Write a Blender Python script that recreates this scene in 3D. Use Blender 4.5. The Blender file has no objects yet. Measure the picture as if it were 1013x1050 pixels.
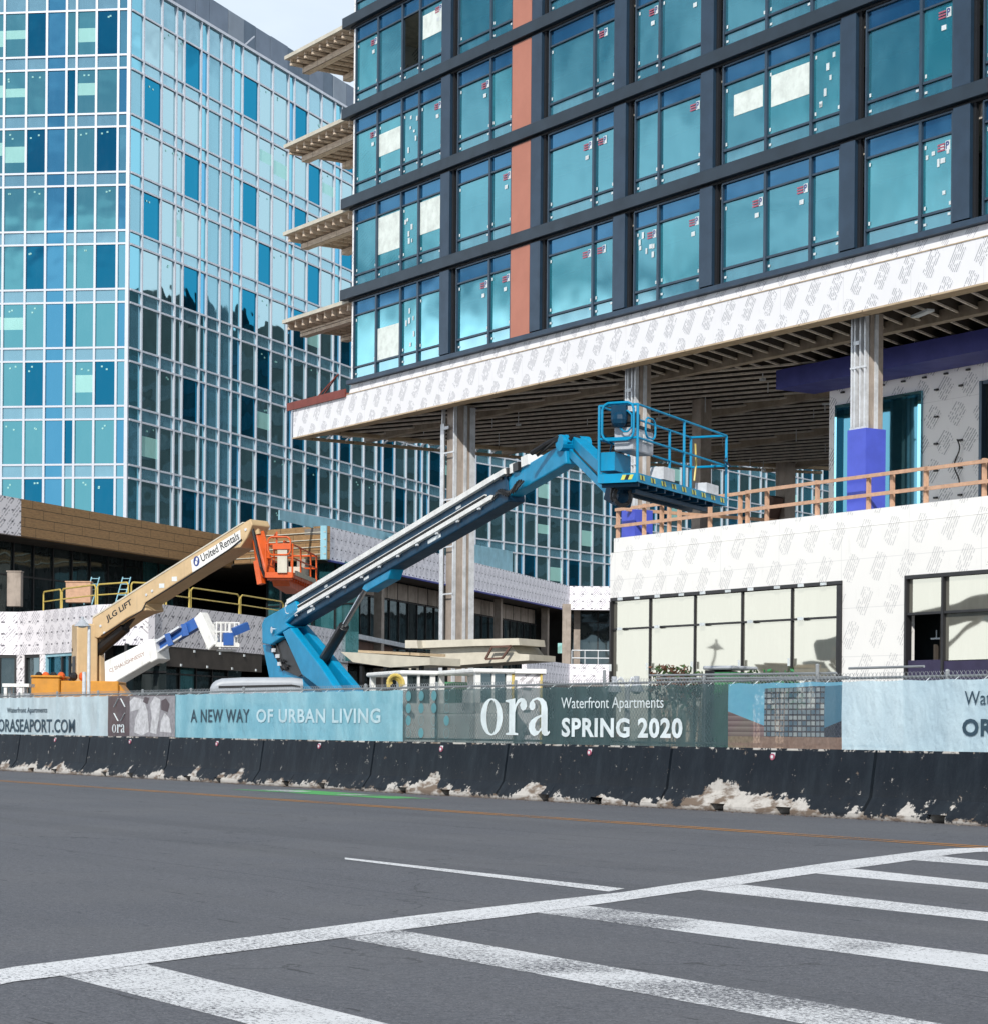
import bpy, math, random
from mathutils import Vector, Matrix
random.seed(7)
R = math.radians
# ------------------------------------------------------------------ camera geometry (survey of the photograph)
FPX, RHO, H0, EYE = 2300.0, .0085, 222.6, 1.35
def ray(px, py):
    dx = px-506.5; dy = py-525
    x = dx*math.cos(RHO)+dy*math.sin(RHO); y = -dx*math.sin(RHO)+dy*math.cos(RHO)
    return x/FPX, -(y-H0)/FPX
def pt(px, py, Z):
    a, b = ray(px, py); return Vector((a*Z, Z, EYE+b*Z))
def at_z(px, py, z):
    a, b = ray(px, py); Y = (z-EYE)/b; return Vector((a*Y, Y, z))
class Frame:
    """a vertical building grid: s along the face, t depth behind it, z up"""
    def __init__(self, P, d):
        l = math.hypot(*d); self.P = Vector((P[0], P[1])); self.d = Vector((d[0]/l, d[1]/l)); self.n = Vector((-self.d[1], self.d[0]))
        self.rot = math.atan2(self.d[1], self.d[0])
    def w(self, s, t, z):
        q = self.P+self.d*s+self.n*t; return Vector((q.x, q.y, z))
    def at(self, px, py, t=0):
        a, b = ray(px, py); rn = a*self.n.x+self.n.y; Y = (t+self.P.dot(self.n))/rn
        q = Vector((a*Y, Y))-self.P
        return q.dot(self.d), EYE+b*Y
    def s(self, px, py, t=0): return self.at(px, py, t)[0]
G = Frame((0, 0), (.5408, -.8411))
I = Frame((0, 0), (1, 0))
def seg(p, q):
    """frame with s=0 at p (left) running to q (right); returns frame and length"""
    return Frame((p.x, p.y), (q.x-p.x, q.y-p.y)), math.hypot(q.x-p.x, q.y-p.y)

S = bpy.context.scene
C = S.collection
# ------------------------------------------------------------------ node helper
class MT:
    def __init__(self, name):
        self.m = bpy.data.materials.new(name); self.m.use_nodes = True
        self.t = self.m.node_tree; self.t.nodes.clear()
        self.out = self.t.nodes.new('ShaderNodeOutputMaterial')
    def n(self, typ, props=None, **inp):
        nd = self.t.nodes.new('ShaderNode'+typ)
        for k, v in (props or {}).items(): setattr(nd, k, v)
        for k, v in inp.items(): self.set(nd, k, v)
        return nd
    def set(self, nd, k, v):
        key = int(k[1:]) if k[0] == 'i' and k[1:].isdigit() else k.replace('_', ' ')
        s = nd.inputs[key]
        if isinstance(v, bpy.types.NodeSocket): self.t.links.new(v, s)
        elif isinstance(v, bpy.types.Node): self.t.links.new(v.outputs[0], s)
        else:
            if isinstance(v, (tuple, list)) and len(v) == 3 and s.type == 'RGBA': v = (*v, 1)
            s.default_value = v
    def ma(self, op, a, b=0.0, c=None):
        nd = self.n('Math', {'operation': op}, i0=a, i1=b)
        if c is not None: self.set(nd, 'i2', c)
        return nd.outputs[0]
    def mix(self, f, a, b):
        nd = self.t.nodes.new('ShaderNodeMix'); nd.data_type = 'RGBA'
        for i, v in ((0, f), (6, a), (7, b)):
            s = nd.inputs[i]
            if isinstance(v, bpy.types.NodeSocket): self.t.links.new(v, s)
            else: s.default_value = (*v, 1) if isinstance(v, tuple) and len(v) == 3 else v
        return nd.outputs[2]
    def noise(self, vec, scale, detail=4, rough=.6):
        return self.n('TexNoise', None, Vector=vec, Scale=scale, Detail=detail, Roughness=rough).outputs[0]
    def step(self, x, lo, hi):
        return self.n('MapRange', {'interpolation_type': 'SMOOTHSTEP'}, Value=x, From_Min=lo, From_Max=hi).outputs[0]
    def pos(self): return self.n('NewGeometry').outputs['Position']
    def uv(self): return self.n('TexCoord').outputs['UV']
    def obj(self): return self.n('TexCoord').outputs['Object']
    def scale(self, v, x, y, z, rz=0):
        nd = self.n('Mapping', None, Vector=v); nd.inputs['Scale'].default_value = (x, y, z); nd.inputs['Rotation'].default_value = (0, 0, rz)
        return nd.outputs[0]
    def sep(self, v): return self.n('SeparateXYZ', None, Vector=v).outputs
    def bump(self, h, strength=.3, dist=.02):
        return self.n('Bump', None, Height=h, Strength=strength, Distance=dist).outputs[0]
    def bsdf(self, col, rough=.6, metal=0.0, normal=None, spec=.5):
        b = self.n('BsdfPrincipled', None, Base_Color=col, Roughness=rough, Metallic=metal)
        b.inputs['Specular IOR Level'].default_value = spec
        if normal is not None: self.set(b, 'Normal', normal)
        return b.outputs[0]
    def done(self, sh): self.t.links.new(sh, self.out.inputs[0]); return self.m

def m_plain(name, col, rough=.5, metal=0.0, var=.25, scale=3.0, dirt=.0, spec=.5):
    t = MT(name); p = t.pos()
    n = t.noise(p, scale, 5, .65); n2 = t.noise(t.scale(p, 9, 9, 1.2), 1.2, 3)
    k = t.step(n, .3, .75); c2 = tuple(c*(1-var) for c in col)
    c = t.mix(k, col, c2)
    if dirt: c = t.mix(t.ma('MULTIPLY', t.step(n2, .5, .8), dirt), c, (.16, .14, .12))
    r = t.ma('ADD', t.ma('MULTIPLY', n, .2), rough-.1)
    return t.done(t.bsdf(c, r, metal, t.bump(n, .08, .01), spec))

def m_glass(name, tint, fac=.7, diff=(.02, .1, .14), streak=.3, wob=.05, rough=.03, through=None):
    """coated glazing: tinted mirror over a hazy film, optionally letting the room show"""
    t = MT(name); p = t.pos()
    big = t.noise(p, .35, 2); st = t.ma('ADD', t.ma('MULTIPLY', t.noise(t.scale(p, 3, 3, .6), 1.1, 5, .7), .45), t.ma('MULTIPLY', t.noise(t.scale(p, 1, 1, .8), .8, 4, .6), .55))
    bmp = t.bump(big, wob, .6)
    c = t.mix(t.ma('MULTIPLY', t.step(st, .44, .62), streak), diff, tuple(min(1, d*1.7+.05) for d in diff))
    base = t.n('BsdfDiffuse', None, Color=c).outputs[0]
    if through:
        tr = t.n('BsdfTransparent', None, Color=through[0]).outputs[0]
        base = t.n('MixShader', None, i0=through[1], i1=base, i2=tr).outputs[0]
    gl = t.n('BsdfGlossy', None, Color=tint, Roughness=rough, Normal=bmp).outputs[0]
    return t.done(t.n('MixShader', None, i0=fac, i1=base, i2=gl).outputs[0])

def m_sheath(name, base, ink, cw=1.15, ch=.95, ang=60, pitch=.075, half=(.30, .25), spots=False, dirt=.15, op=.8):
    t = MT(name); u = t.sep(t.uv()); U, V = u[0], u[1]
    v = t.ma('DIVIDE', V, ch); row = t.ma('FLOOR', v); x = t.ma('ADD', t.ma('DIVIDE', U, cw), t.ma('MULTIPLY', row, .5))
    X = t.ma('MULTIPLY', t.ma('SUBTRACT', t.ma('FRACT', x), .5), cw); Y = t.ma('MULTIPLY', t.ma('SUBTRACT', t.ma('FRACT', v), .5), ch)
    ca, sa = math.cos(R(ang)), math.sin(R(ang))
    a = t.ma('ADD', t.ma('MULTIPLY', X, ca), t.ma('MULTIPLY', Y, sa)); b = t.ma('SUBTRACT', t.ma('MULTIPLY', X, sa), t.ma('MULTIPLY', Y, ca))
    hb = half[1]
    ia = t.ma('LESS_THAN', t.ma('ADD', t.ma('ABSOLUTE', a), t.ma('MULTIPLY', t.ma('ABSOLUTE', b), .35)), half[0]); ib = t.ma('LESS_THAN', t.ma('ABSOLUTE', b), hb)
    ln = t.ma('LESS_THAN', t.ma('FRACT', t.ma('DIVIDE', b, pitch)), .48)
    nz = t.ma('GREATER_THAN', t.noise(t.pos(), 9, 3), .45)
    mk = t.ma('MULTIPLY', t.ma('MULTIPLY', ia, ib), t.ma('MULTIPLY', ln, nz))
    big = t.noise(t.pos(), .5, 3); sm = t.noise(t.scale(t.pos(), 3, 3, .8), 2.0, 5)
    c = t.mix(t.ma('MULTIPLY', t.step(big, .45, .7), .12), base, tuple(k*.8 for k in base))
    c = t.mix(t.ma('MULTIPLY', t.step(sm, .55, .8), dirt), c, (.45, .42, .38))
    # board joints
    j1 = t.ma('LESS_THAN', t.ma('FRACT', t.ma('DIVIDE', U, 2.44)), .006); j2 = t.ma('LESS_THAN', t.ma('FRACT', t.ma('ADD', t.ma('DIVIDE', V, 1.22), .35)), .012)
    c = t.mix(t.ma('MULTIPLY', t.ma('MAXIMUM', j1, j2), .35), c, (.4, .4, .4))
    c = t.mix(t.ma('MULTIPLY', mk, op), c, ink)
    if spots:
        su = t.ma('ABSOLUTE', t.ma('SUBTRACT', t.ma('FRACT', t.ma('DIVIDE', U, .62)), .5)); sv = t.ma('ABSOLUTE', t.ma('SUBTRACT', t.ma('FRACT', t.ma('DIVIDE', V, .5)), .5))
        sp = t.ma('MULTIPLY', t.ma('LESS_THAN', su, .13), t.ma('LESS_THAN', sv, .07))
        c = t.mix(t.ma('MULTIPLY', sp, .85), c, (.07, .07, .09))
    return t.done(t.bsdf(c, .75, 0, t.bump(big, .15, .03), .2))

def m_asphalt(name='asphalt', base=.125, paint=None, wear=.5, edge=.08):
    t = MT(name); p = t.pos(); pr = t.scale(p, 1, 1, 1)
    fine = t.noise(p, 55, 4, .75); mid = t.noise(p, 5, 5, .7); big = t.noise(p, .28, 3)
    # traffic-polished bands and stains running with the street
    al = t.n('VectorRotate', {'rotation_type': 'Z_AXIS'}, Vector=p, Angle=-G.rot).outputs[0]
    stn = t.noise(t.scale(al, .06, 1.1, 1), 1.6, 4, .6); dash = t.noise(t.scale(al, 1.3, 14, 1), 1.0, 3, .5)
    vor = t.n('TexVoronoi', {'feature': 'F1'}, Vector=p, Scale=42).outputs[0]
    g = t.mix(t.step(t.ma('ADD', t.ma('MULTIPLY', fine, .6), t.ma('MULTIPLY', t.noise(p, 17, 5, .8), .4)), .40, .60), (base*.52, base*.54, base*.61), (base*1.34, base*1.38, base*1.52))
    g = t.mix(t.ma('MULTIPLY', t.step(stn, .42, .66), .30), g, (base*.70, base*.73, base*.80))
    g = t.mix(t.ma('MULTIPLY', t.step(big, .40, .66), .25), g, (base*1.3, base*1.3, base*1.32))
    ty = t.sep(al)[1]; wob_ = t.ma('MULTIPLY', t.noise(t.scale(al, .5, .5, 1), 1.0, 4), .10)
    for c_, wd_, k_ in ((9.3, .02, .5), (16.4, .022, .5), (20.9, .02, .4), (13.2, .5, .16), (11.4, .45, .16), (18.0, .5, .12)):
        g = t.mix(t.ma('MULTIPLY', t.step(t.ma('ABSOLUTE', t.ma('SUBTRACT', t.ma('ADD', ty, wob_), c_)), wd_, wd_*.6), k_), g, (base*.40, base*.41, base*.45))
    g = t.mix(t.ma('MULTIPLY', t.step(dash, .66, .70), .6), g, (.022, .022, .024))
    g = t.mix(t.ma('MULTIPLY', t.ma('LESS_THAN', vor, .16), t.step(mid, .4, .6)), g, (base*2.4, base*2.4, base*2.4))
    cr = t.n('TexVoronoi', {'feature': 'DISTANCE_TO_EDGE'}, Vector=t.n('VectorMath', {'operation': 'ADD'}, i0=p, i1=t.n('TexNoise', None, Vector=p, Scale=1.5, Detail=3).outputs[1]).outputs[0], Scale=.13).outputs[0]
    g = t.mix(t.ma('MULTIPLY', t.ma('LESS_THAN', cr, .0016), .45), g, (.03, .03, .03))
    h = t.ma('ADD', t.ma('MULTIPLY', fine, .6), mid)
    if paint:
        u = t.sep(t.uv()); V = u[1]
        w = t.ma('ADD', t.ma('MULTIPLY', t.noise(t.scale(al, 3, 9, 1), 5.5, 6, .85), .55), t.ma('MULTIPLY', t.noise(p, 36, 3, .8), .45))
        wide = t.noise(p, .5, 3)
        lim = t.ma('ADD', .452-wear*.025, t.ma('MULTIPLY', t.step(wide, .38, .66), .10*wear))
        k = t.step(t.ma('SUBTRACT', w, lim), -.015, .02)
        g = t.mix(k, g, t.mix(t.step(mid, .3, .8), paint, tuple(c*.86 for c in paint)))
    return t.done(t.bsdf(g, .82, 0, t.bump(h, .35, .006), .35))

def m_barrier():
    t = MT('barrier_paint'); p = t.pos(); z = t.sep(p)[2]
    al = t.n('VectorRotate', {'rotation_type': 'Z_AXIS'}, Vector=p, Angle=-G.rot).outputs[0]
    fine = t.noise(p, 9, 6, .7); big = t.noise(t.scale(al, 1, 1, .3), .55, 3); mid = t.noise(t.scale(al, 1, 1, 2), 3.2, 4, .6)
    slope = t.noise(t.scale(al, 1, 1, 1.5, 0), 2.1, 3)
    # scraped rim along the foot, ragged patches higher where the paint has let go
    reach = t.ma('ADD', .065, t.ma('MULTIPLY', t.step(big, .49, .64), .30))
    reach = t.ma('ADD', reach, t.ma('MULTIPLY', t.ma('SUBTRACT', mid, .5), .34))
    reach = t.ma('ADD', reach, t.ma('MULTIPLY', t.ma('SUBTRACT', fine, .5), .40))
    sx_ = t.sep(al)[0]
    for c_, w_, k_ in ((-28.9, 2.1, .24), (-38.9, 2.0, .12), (-44.5, 1.6, .06), (-60.0, 4.0, .05)):
        reach = t.ma('ADD', reach, t.ma('MULTIPLY', t.step(t.ma('ABSOLUTE', t.ma('SUBTRACT', sx_, c_)), w_, w_*.5), k_))
    foot = t.step(t.ma('SUBTRACT', reach, z), 0, .02)
    chips = t.ma('MULTIPLY', t.step(t.noise(p, 5.5, 6, .75), .64, .655), .85)
    topc = t.ma('MULTIPLY', t.step(z, 1.03, 1.05), t.step(t.noise(p, 3.5, 5, .7), .5, .53))
    conc = t.mix(t.noise(p, 12, 5), (.34, .32, .29), (.60, .57, .53))
    rust = t.mix(t.step(t.noise(t.scale(p, 1, 1, 3), 2, 4), .45, .6), conc, (.16, .12, .09))
    pc = t.mix(t.step(t.noise(t.scale(p, 2, 2, .6), 1.5, 5, .7), .4, .75), (.004, .008, .014), (.013, .020, .028))
    dust = t.ma('MULTIPLY', t.step(z, .75, .1), t.ma('MULTIPLY', mid, .25)); pc = t.mix(dust, pc, (.07, .07, .07))
    c = t.mix(t.ma('MAXIMUM', t.ma('MAXIMUM', foot, chips), topc), pc, rust)
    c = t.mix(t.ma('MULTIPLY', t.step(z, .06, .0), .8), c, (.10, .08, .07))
    return t.done(t.bsdf(c, .6, 0, t.bump(t.ma('ADD', fine, t.ma('MULTIPLY', foot, -.6)), .4, .015), .22))

def m_boards(name, col, dark, row=.42, colw=2.4, v_off=0):
    t = MT(name); u = t.sep(t.uv()); U, V = u[0], u[1]
    r = t.ma('ADD', t.ma('DIVIDE', V, row), v_off); k = t.ma('LESS_THAN', t.ma('FRACT', r), .07)
    j = t.ma('LESS_THAN', t.ma('FRACT', t.ma('ADD', t.ma('DIVIDE', U, colw), t.ma('MULTIPLY', t.ma('FLOOR', r), .37))), .012)
    n = t.noise(t.scale(t.uv(), 1, 6, 1), 2.5, 6, .7); sp = t.noise(t.uv(), 9, 4)
    c = t.mix(t.step(n, .3, .75), col, dark); c = t.mix(t.ma('MULTIPLY', t.step(sp, .6, .7), .5), c, tuple(x*.45 for x in dark))
    c = t.mix(t.ma('MAXIMUM', k, j), c, (.06, .045, .03))
    return t.done(t.bsdf(c, .8, 0, t.bump(n, .3, .02), .2))

def m_banner(name, col, alpha=.12, col2=None, wr=.5):
    t = MT(name); p = t.pos(); al = t.scale(p, 1.2, 1.2, .6)
    n = t.noise(al, 1.6, 3, .5); f = t.noise(p, 5, 3)
    c = t.mix(t.step(n, .35, .7), col, col2 or tuple(min(1, x*1.25) for x in col))
    b = t.bsdf(c, .55, 0, t.bump(t.ma('ADD', n, t.ma('MULTIPLY', f, .25)), wr, .12), .4)
    tr = t.n('BsdfTransparent').outputs[0]
    return t.done(t.n('MixShader', None, i0=alpha, i1=b, i2=tr).outputs[0])

def m_screenprint():
    """printed picture of a grid-fronted building under a blue sky"""
    t = MT('printed_building_picture'); u = t.sep(t.uv()); U, V = u[0], u[1]
    gx = t.ma('FRACT', t.ma('MULTIPLY', U, 9.0)); gy = t.ma('FRACT', t.ma('MULTIPLY', V, 11.0))
    win = t.ma('MULTIPLY', t.ma('GREATER_THAN', gx, .22), t.ma('GREATER_THAN', gy, .3))
    rnd = t.n('TexWhiteNoise', {'noise_dimensions': '2D'}, Vector=t.n('CombineXYZ', None, X=t.ma('FLOOR', t.ma('MULTIPLY', U, 9)), Y=t.ma('FLOOR', t.ma('MULTIPLY', V, 11))).outputs[0]).outputs[0]
    wc = t.mix(rnd, (.04, .10, .15), (.30, .34, .34)); bc = t.mix(win, (.03, .035, .05), wc)
    left = t.ma('LESS_THAN', U, .95); right = t.ma('GREATER_THAN', U, 2.45)
    sky = t.mix(t.noise(t.uv(), 2, 3), (.07, .30, .46), (.17, .44, .58))
    roof = t.ma('GREATER_THAN', V, t.ma('ADD', .98, t.ma('MULTIPLY', U, 0.02)))
    c = t.mix(left, bc, sky)
    low = t.ma('MULTIPLY', left, t.ma('LESS_THAN', V, t.ma('SUBTRACT', .62, t.ma('MULTIPLY', U, .25))))
    c = t.mix(low, c, t.mix(t.ma('FRACT', t.ma('MULTIPLY', V, 11)), (.09, .04, .05), (.24, .17, .17)))
    rr = t.mix(t.ma('LESS_THAN', V, t.ma('ADD', .35, t.ma('MULTIPLY', t.ma('SUBTRACT', U, 2.45), .28))), (.05, .16, .24), (.02, .03, .05))
    c = t.mix(right, c, rr); c = t.mix(roof, c, sky)
    c = t.mix(t.ma('LESS_THAN', V, .2), c, t.mix(t.noise(t.uv(), 14, 3), (.07, .035, .025), (.36, .24, .18)))
    b = t.bsdf(c, .5, 0, t.bump(t.noise(t.pos(), 2, 3), .4, .08))
    return t.done(t.n('MixShader', None, i0=.24, i1=b, i2=t.n('BsdfTransparent').outputs[0]).outputs[0])

M = {}
M['asphalt'] = m_asphalt()
M['paint'] = m_asphalt('worn_road_paint', .125, (.72, .73, .74), .95)
M['paint_fresh'] = m_asphalt('road_paint', .125, (.76, .77, .78), .35)
M['paint_orange'] = m_asphalt('orange_road_paint', .125, (.50, .22, .035), .7)
M['paint_green'] = m_asphalt('green_lane_paint', .125, (.10, .42, .12), 1.2)
M['dirt'] = m_plain('site_gravel', (.22, .20, .18), .9, 0, .4, 2)
M['barrier'] = m_barrier()
M['sheath'] = m_sheath('white_printed_sheathing', (.80, .80, .82), (.16, .17, .20), .86, .72, 60, .062, (.36, .19), op=.62)
M['sheath_pod'] = m_sheath('podium_sheathing', (.86, .85, .82), (.26, .26, .28), 1.0, .84, 62, .07, (.38, .21), op=.40)
M['sheath_wall'] = m_sheath('terrace_wall_sheathing', (.90, .90, .90), (.18, .19, .22), .95, .75, 50, .085, (.34, .26), False, op=.55)
M['sheath_far'] = m_sheath('far_sheathing', (.82, .80, .84), (.14, .13, .17), .9, .7, 48, .11, (.36, .26), True, op=.55)
M['sheath_lines'] = m_sheath('quilted_sheathing', (.82, .79, .81), (.17, .16, .18), .8, .55, 40, .15, (.34, .22), True, op=.6)
M['navy'] = m_plain('navy_metal_cladding', (.022, .050, .088), .42, .25, .25, 1.5, 0)
M['navy2'] = m_plain('dark_beam_metal', (.016, .033, .052), .45, .2, .25, 1.5, 0)
M['gap_shade'] = m_plain('dark_joint_and_shade', (.006, .008, .012), .8)
M['frame'] = m_plain('window_frame_metal', (.045, .075, .11), .4, .5, .2, 2)
M['orange_panel'] = m_plain('terracotta_panel', (.48, .185, .125), .6, 0, .12, .8)
def_teal = dict(streak=.55, wob=.03)
M['g_main'] = m_glass('tower_glass', (.34, .73, .82), .54, (.0, .13, .175), .40, .03, .03, ((.35, .75, .8), .3))
M['g_main2'] = m_glass('tower_glass_hazy', (.38, .75, .82), .48, (.002, .20, .25), .5, .03, .05, ((.35, .75, .8), .2))
M['g_top'] = m_glass('tower_upper_glass', (.20, .46, .70), .46, (.0, .045, .11), .2, .03)  # same glass in the upper panes, its bluer reflection put into the tint
M['g_low'] = m_glass('tower_lower_glass', (.46, .75, .84), .44, (.0, .11, .15), .6, .03)
M['g_pod'] = m_glass('podium_glass', (.295, .29, .25), .80, (.58, .57, .49), .2, .02)
M['g_store'] = m_glass('storefront_glass', (.34, .46, .50), .20, (.022, .030, .032), .4, .05)
M['g_store2'] = m_glass('storefront_teal_glass', (.3, .6, .62), .35, (.03, .10, .11), .5, .05)
M['g_deck'] = m_glass('terrace_glass', (.07, .19, .25), .75, (.01, .08, .12), .2, .006)
# curtain wall glazing of the far tower
def far(name, tint, d, fac=.72, st=.25): return m_glass(name, tint, fac, d, st, .032, .02)
M['f_dark'] = far('far_glass_dark', (.02, .24, .40), (.002, .012, .02))
M['f_teal'] = far('far_glass_teal', (.20, .56, .62), (.008, .035, .04), .72, .5)
M['f_teal_lit'] = far('far_glass_teal_lit', (.42, .62, .68), (.008, .035, .04), .72, .4)  # teal glass again, with the side faces' cloud reflection put into the tint
M['f_blue'] = far('far_glass_blue', (.14, .46, .68), (.01, .06, .10))
M['f_mid'] = far('far_glass_mid', (.25, .58, .70), (.03, .11, .15))
M['f_pale'] = far('far_spandrel_pale', (.42, .68, .78), (.10, .22, .28), .5, .2)
M['f_slat'] = far('far_glass_slate', (.34, .62, .72), (.07, .19, .26), .5, .2)
M['f_blind'] = far('far_glass_blind', (.4, .7, .7), (.34, .62, .56), .35, .1)
M['mull'] = m_plain('pale_mullion_metal', (.60, .63, .69), .4, .3, .1, 2)
M['screen_a'] = m_plain('roof_screen_slate', (.17, .22, .29), .5, .3, .15, .7)
M['screen_b'] = m_plain('roof_screen_dark', (.11, .16, .22), .5, .3, .15, .7)
M['screen_c'] = m_plain('roof_screen_light', (.25, .30, .36), .5, .3, .15, .7)
M['tan_boards'] = m_boards('tan_fascia_boards', (.36, .22, .105), (.22, .135, .07), .42)
M['ply'] = m_boards('raw_plywood', (.56, .44, .30), (.38, .29, .19), 5, 2.4)
M['ply_pale'] = m_plain('pale_board', (.62, .58, .48), .8, 0, .2, 2)
M['form'] = m_boards('formwork_timber', (.80, .68, .54), (.50, .38, .28), .33, 1.1)
M['lumber'] = m_plain('bare_lumber', (.62, .38, .25), .8, 0, .25, 6)
M['conc'] = m_plain('column_concrete', (.40, .34, .29), .85, 0, .35, 1.6, .5)
M['steel'] = m_plain('galvanised_steel', (.70, .73, .76), .45, .15, .3, 4, .2)
M['joist'] = m_plain('soffit_joist', (.74, .67, .58), .6, .0, .4, 3, .4)
M['girder'] = m_plain('soffit_girder', (.40, .33, .25), .7, 0, .4, 2, .4)
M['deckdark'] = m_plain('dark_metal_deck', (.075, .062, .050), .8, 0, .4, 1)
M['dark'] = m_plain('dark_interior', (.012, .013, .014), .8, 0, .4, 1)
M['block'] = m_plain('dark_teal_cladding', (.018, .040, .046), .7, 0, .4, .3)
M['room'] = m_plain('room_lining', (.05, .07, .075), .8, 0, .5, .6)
M['bluewrap'] = m_plain('blue_membrane', (.075, .11, .60), .55, 0, .15, 2)
M['bluewrap2'] = m_plain('dark_blue_membrane', (.05, .06, .30), .6, 0, .25, 2)
M['redrust'] = m_plain('red_primer', (.22, .045, .03), .6, 0, .3, 3)
M['tarp'] = m_plain('pale_blue_sheet', (.30, .56, .66), .5, 0, .3, 1.2)
M['brownwall'] = m_plain('brown_panel', (.14, .075, .055), .8, 0, .3, 1)
M['black_frame'] = m_plain('black_frame', (.02, .02, .022), .5)
M['violet'] = m_plain('dark_violet_panel', (.035, .028, .075), .6)
M['yellow'] = m_plain('yellow_rail_paint', (.62, .47, .12), .5)
# machines
M['lift_blue'] = m_plain('lift_blue_paint', (.0, .27, .50), .42, 0, .22, 1.6, .12, .3)
M['lift_navy_shade'] = m_plain('lift_navy_shaded', (.0, .045, .10), .5, 0, .3, 2, .12, .25)  # navy, darkened further to carry the shade on the boom's side and underside
M['lift_white'] = m_plain('white_paint', (.84, .84, .81), .4, 0, .18, 3, .25)
M['lift_grey'] = m_plain('grey_cover', (.42, .45, .49), .35, 0, .2, 1.4, .1)
M['blackm'] = m_plain('black_hose', (.012, .012, .013), .45)
M['tan'] = m_plain('tan_paint', (.60, .43, .235), .42, 0, .15, 2, .2)
M['lift_orange'] = m_plain('orange_paint', (.70, .11, .015), .4, 0, .2, 3, .1)
M['chassis_orange'] = m_plain('amber_paint', (.62, .27, .03), .45, 0, .2, 3, .1)
M['blue2'] = m_plain('royal_blue_paint', (.03, .12, .42), .4, 0, .2, 3)
M['rubber'] = m_plain('rubber', (.02, .02, .02), .8)
M['chrome'] = m_plain('cylinder_rod', (.6, .62, .65), .15, 1, .1, 3)
M['ink_dark'] = m_plain('dark_blue_ink', (.02, .055, .085), .6)
M['ink_black'] = m_plain('black_ink', (.015, .015, .018), .6)
M['ink_white'] = m_plain('white_ink', (.70, .78, .80), .6)
M['ink_pale'] = m_plain('pale_blue_ink', (.50, .68, .74), .6)
M['ink_teal'] = m_plain('teal_ink', (.09, .27, .31), .6)
M['ink_red'] = m_plain('red_ink', (.42, .10, .16), .5)
M['ink_blue'] = m_plain('navy_ink', (.03, .06, .25), .5)
M['ink_brown'] = m_plain('rusty_ink', (.32, .14, .10), .5)
M['sticker'] = m_plain('white_sticker', (.72, .78, .80), .5)
M['stripe_y'] = m_plain('hazard_yellow', (.60, .62, .12), .5)
M['blind'] = m_plain('pale_blind', (.78, .85, .80), .7)
M['ban_white'] = m_banner('pale_banner', (.40, .50, .54), .05)
M['ban_blue'] = m_banner('blue_banner', (.17, .40, .49), .08, (.25, .49, .57))
M['ban_dark'] = m_banner('dark_green_banner', (.030, .066, .072), .24, (.045, .095, .10))
M['ban_brown'] = m_banner('brown_banner', (.075, .055, .062), .04)
M['ban_end'] = m_banner('light_blue_banner', (.42, .56, .63), .10, (.50, .64, .70), .7)
M['print'] = m_screenprint()
M['skin'] = m_plain('printed_grey', (.30, .29, .31), .6, 0, .4, 8)
M['cloth'] = m_plain('printed_white', (.60, .60, .62), .6, 0, .4, 8)
M['fence'] = m_plain('galvanised_wire', (.34, .36, .37), .45, .5, .2, 4)
M['leaf'] = m_plain('shrub_leaf', (.05, .11, .03), .6, 0, .5, 6)
M['leaf_r'] = m_plain('reddish_leaf', (.16, .07, .04), .6, 0, .5, 6)
M['grit_a'] = m_plain('brown_litter', (.10, .055, .03), .9); M['grit_b'] = m_plain('grey_grit', (.25, .23, .2), .9)
M['green_bin'] = m_plain('green_plastic', (.04, .22, .08), .5)

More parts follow.
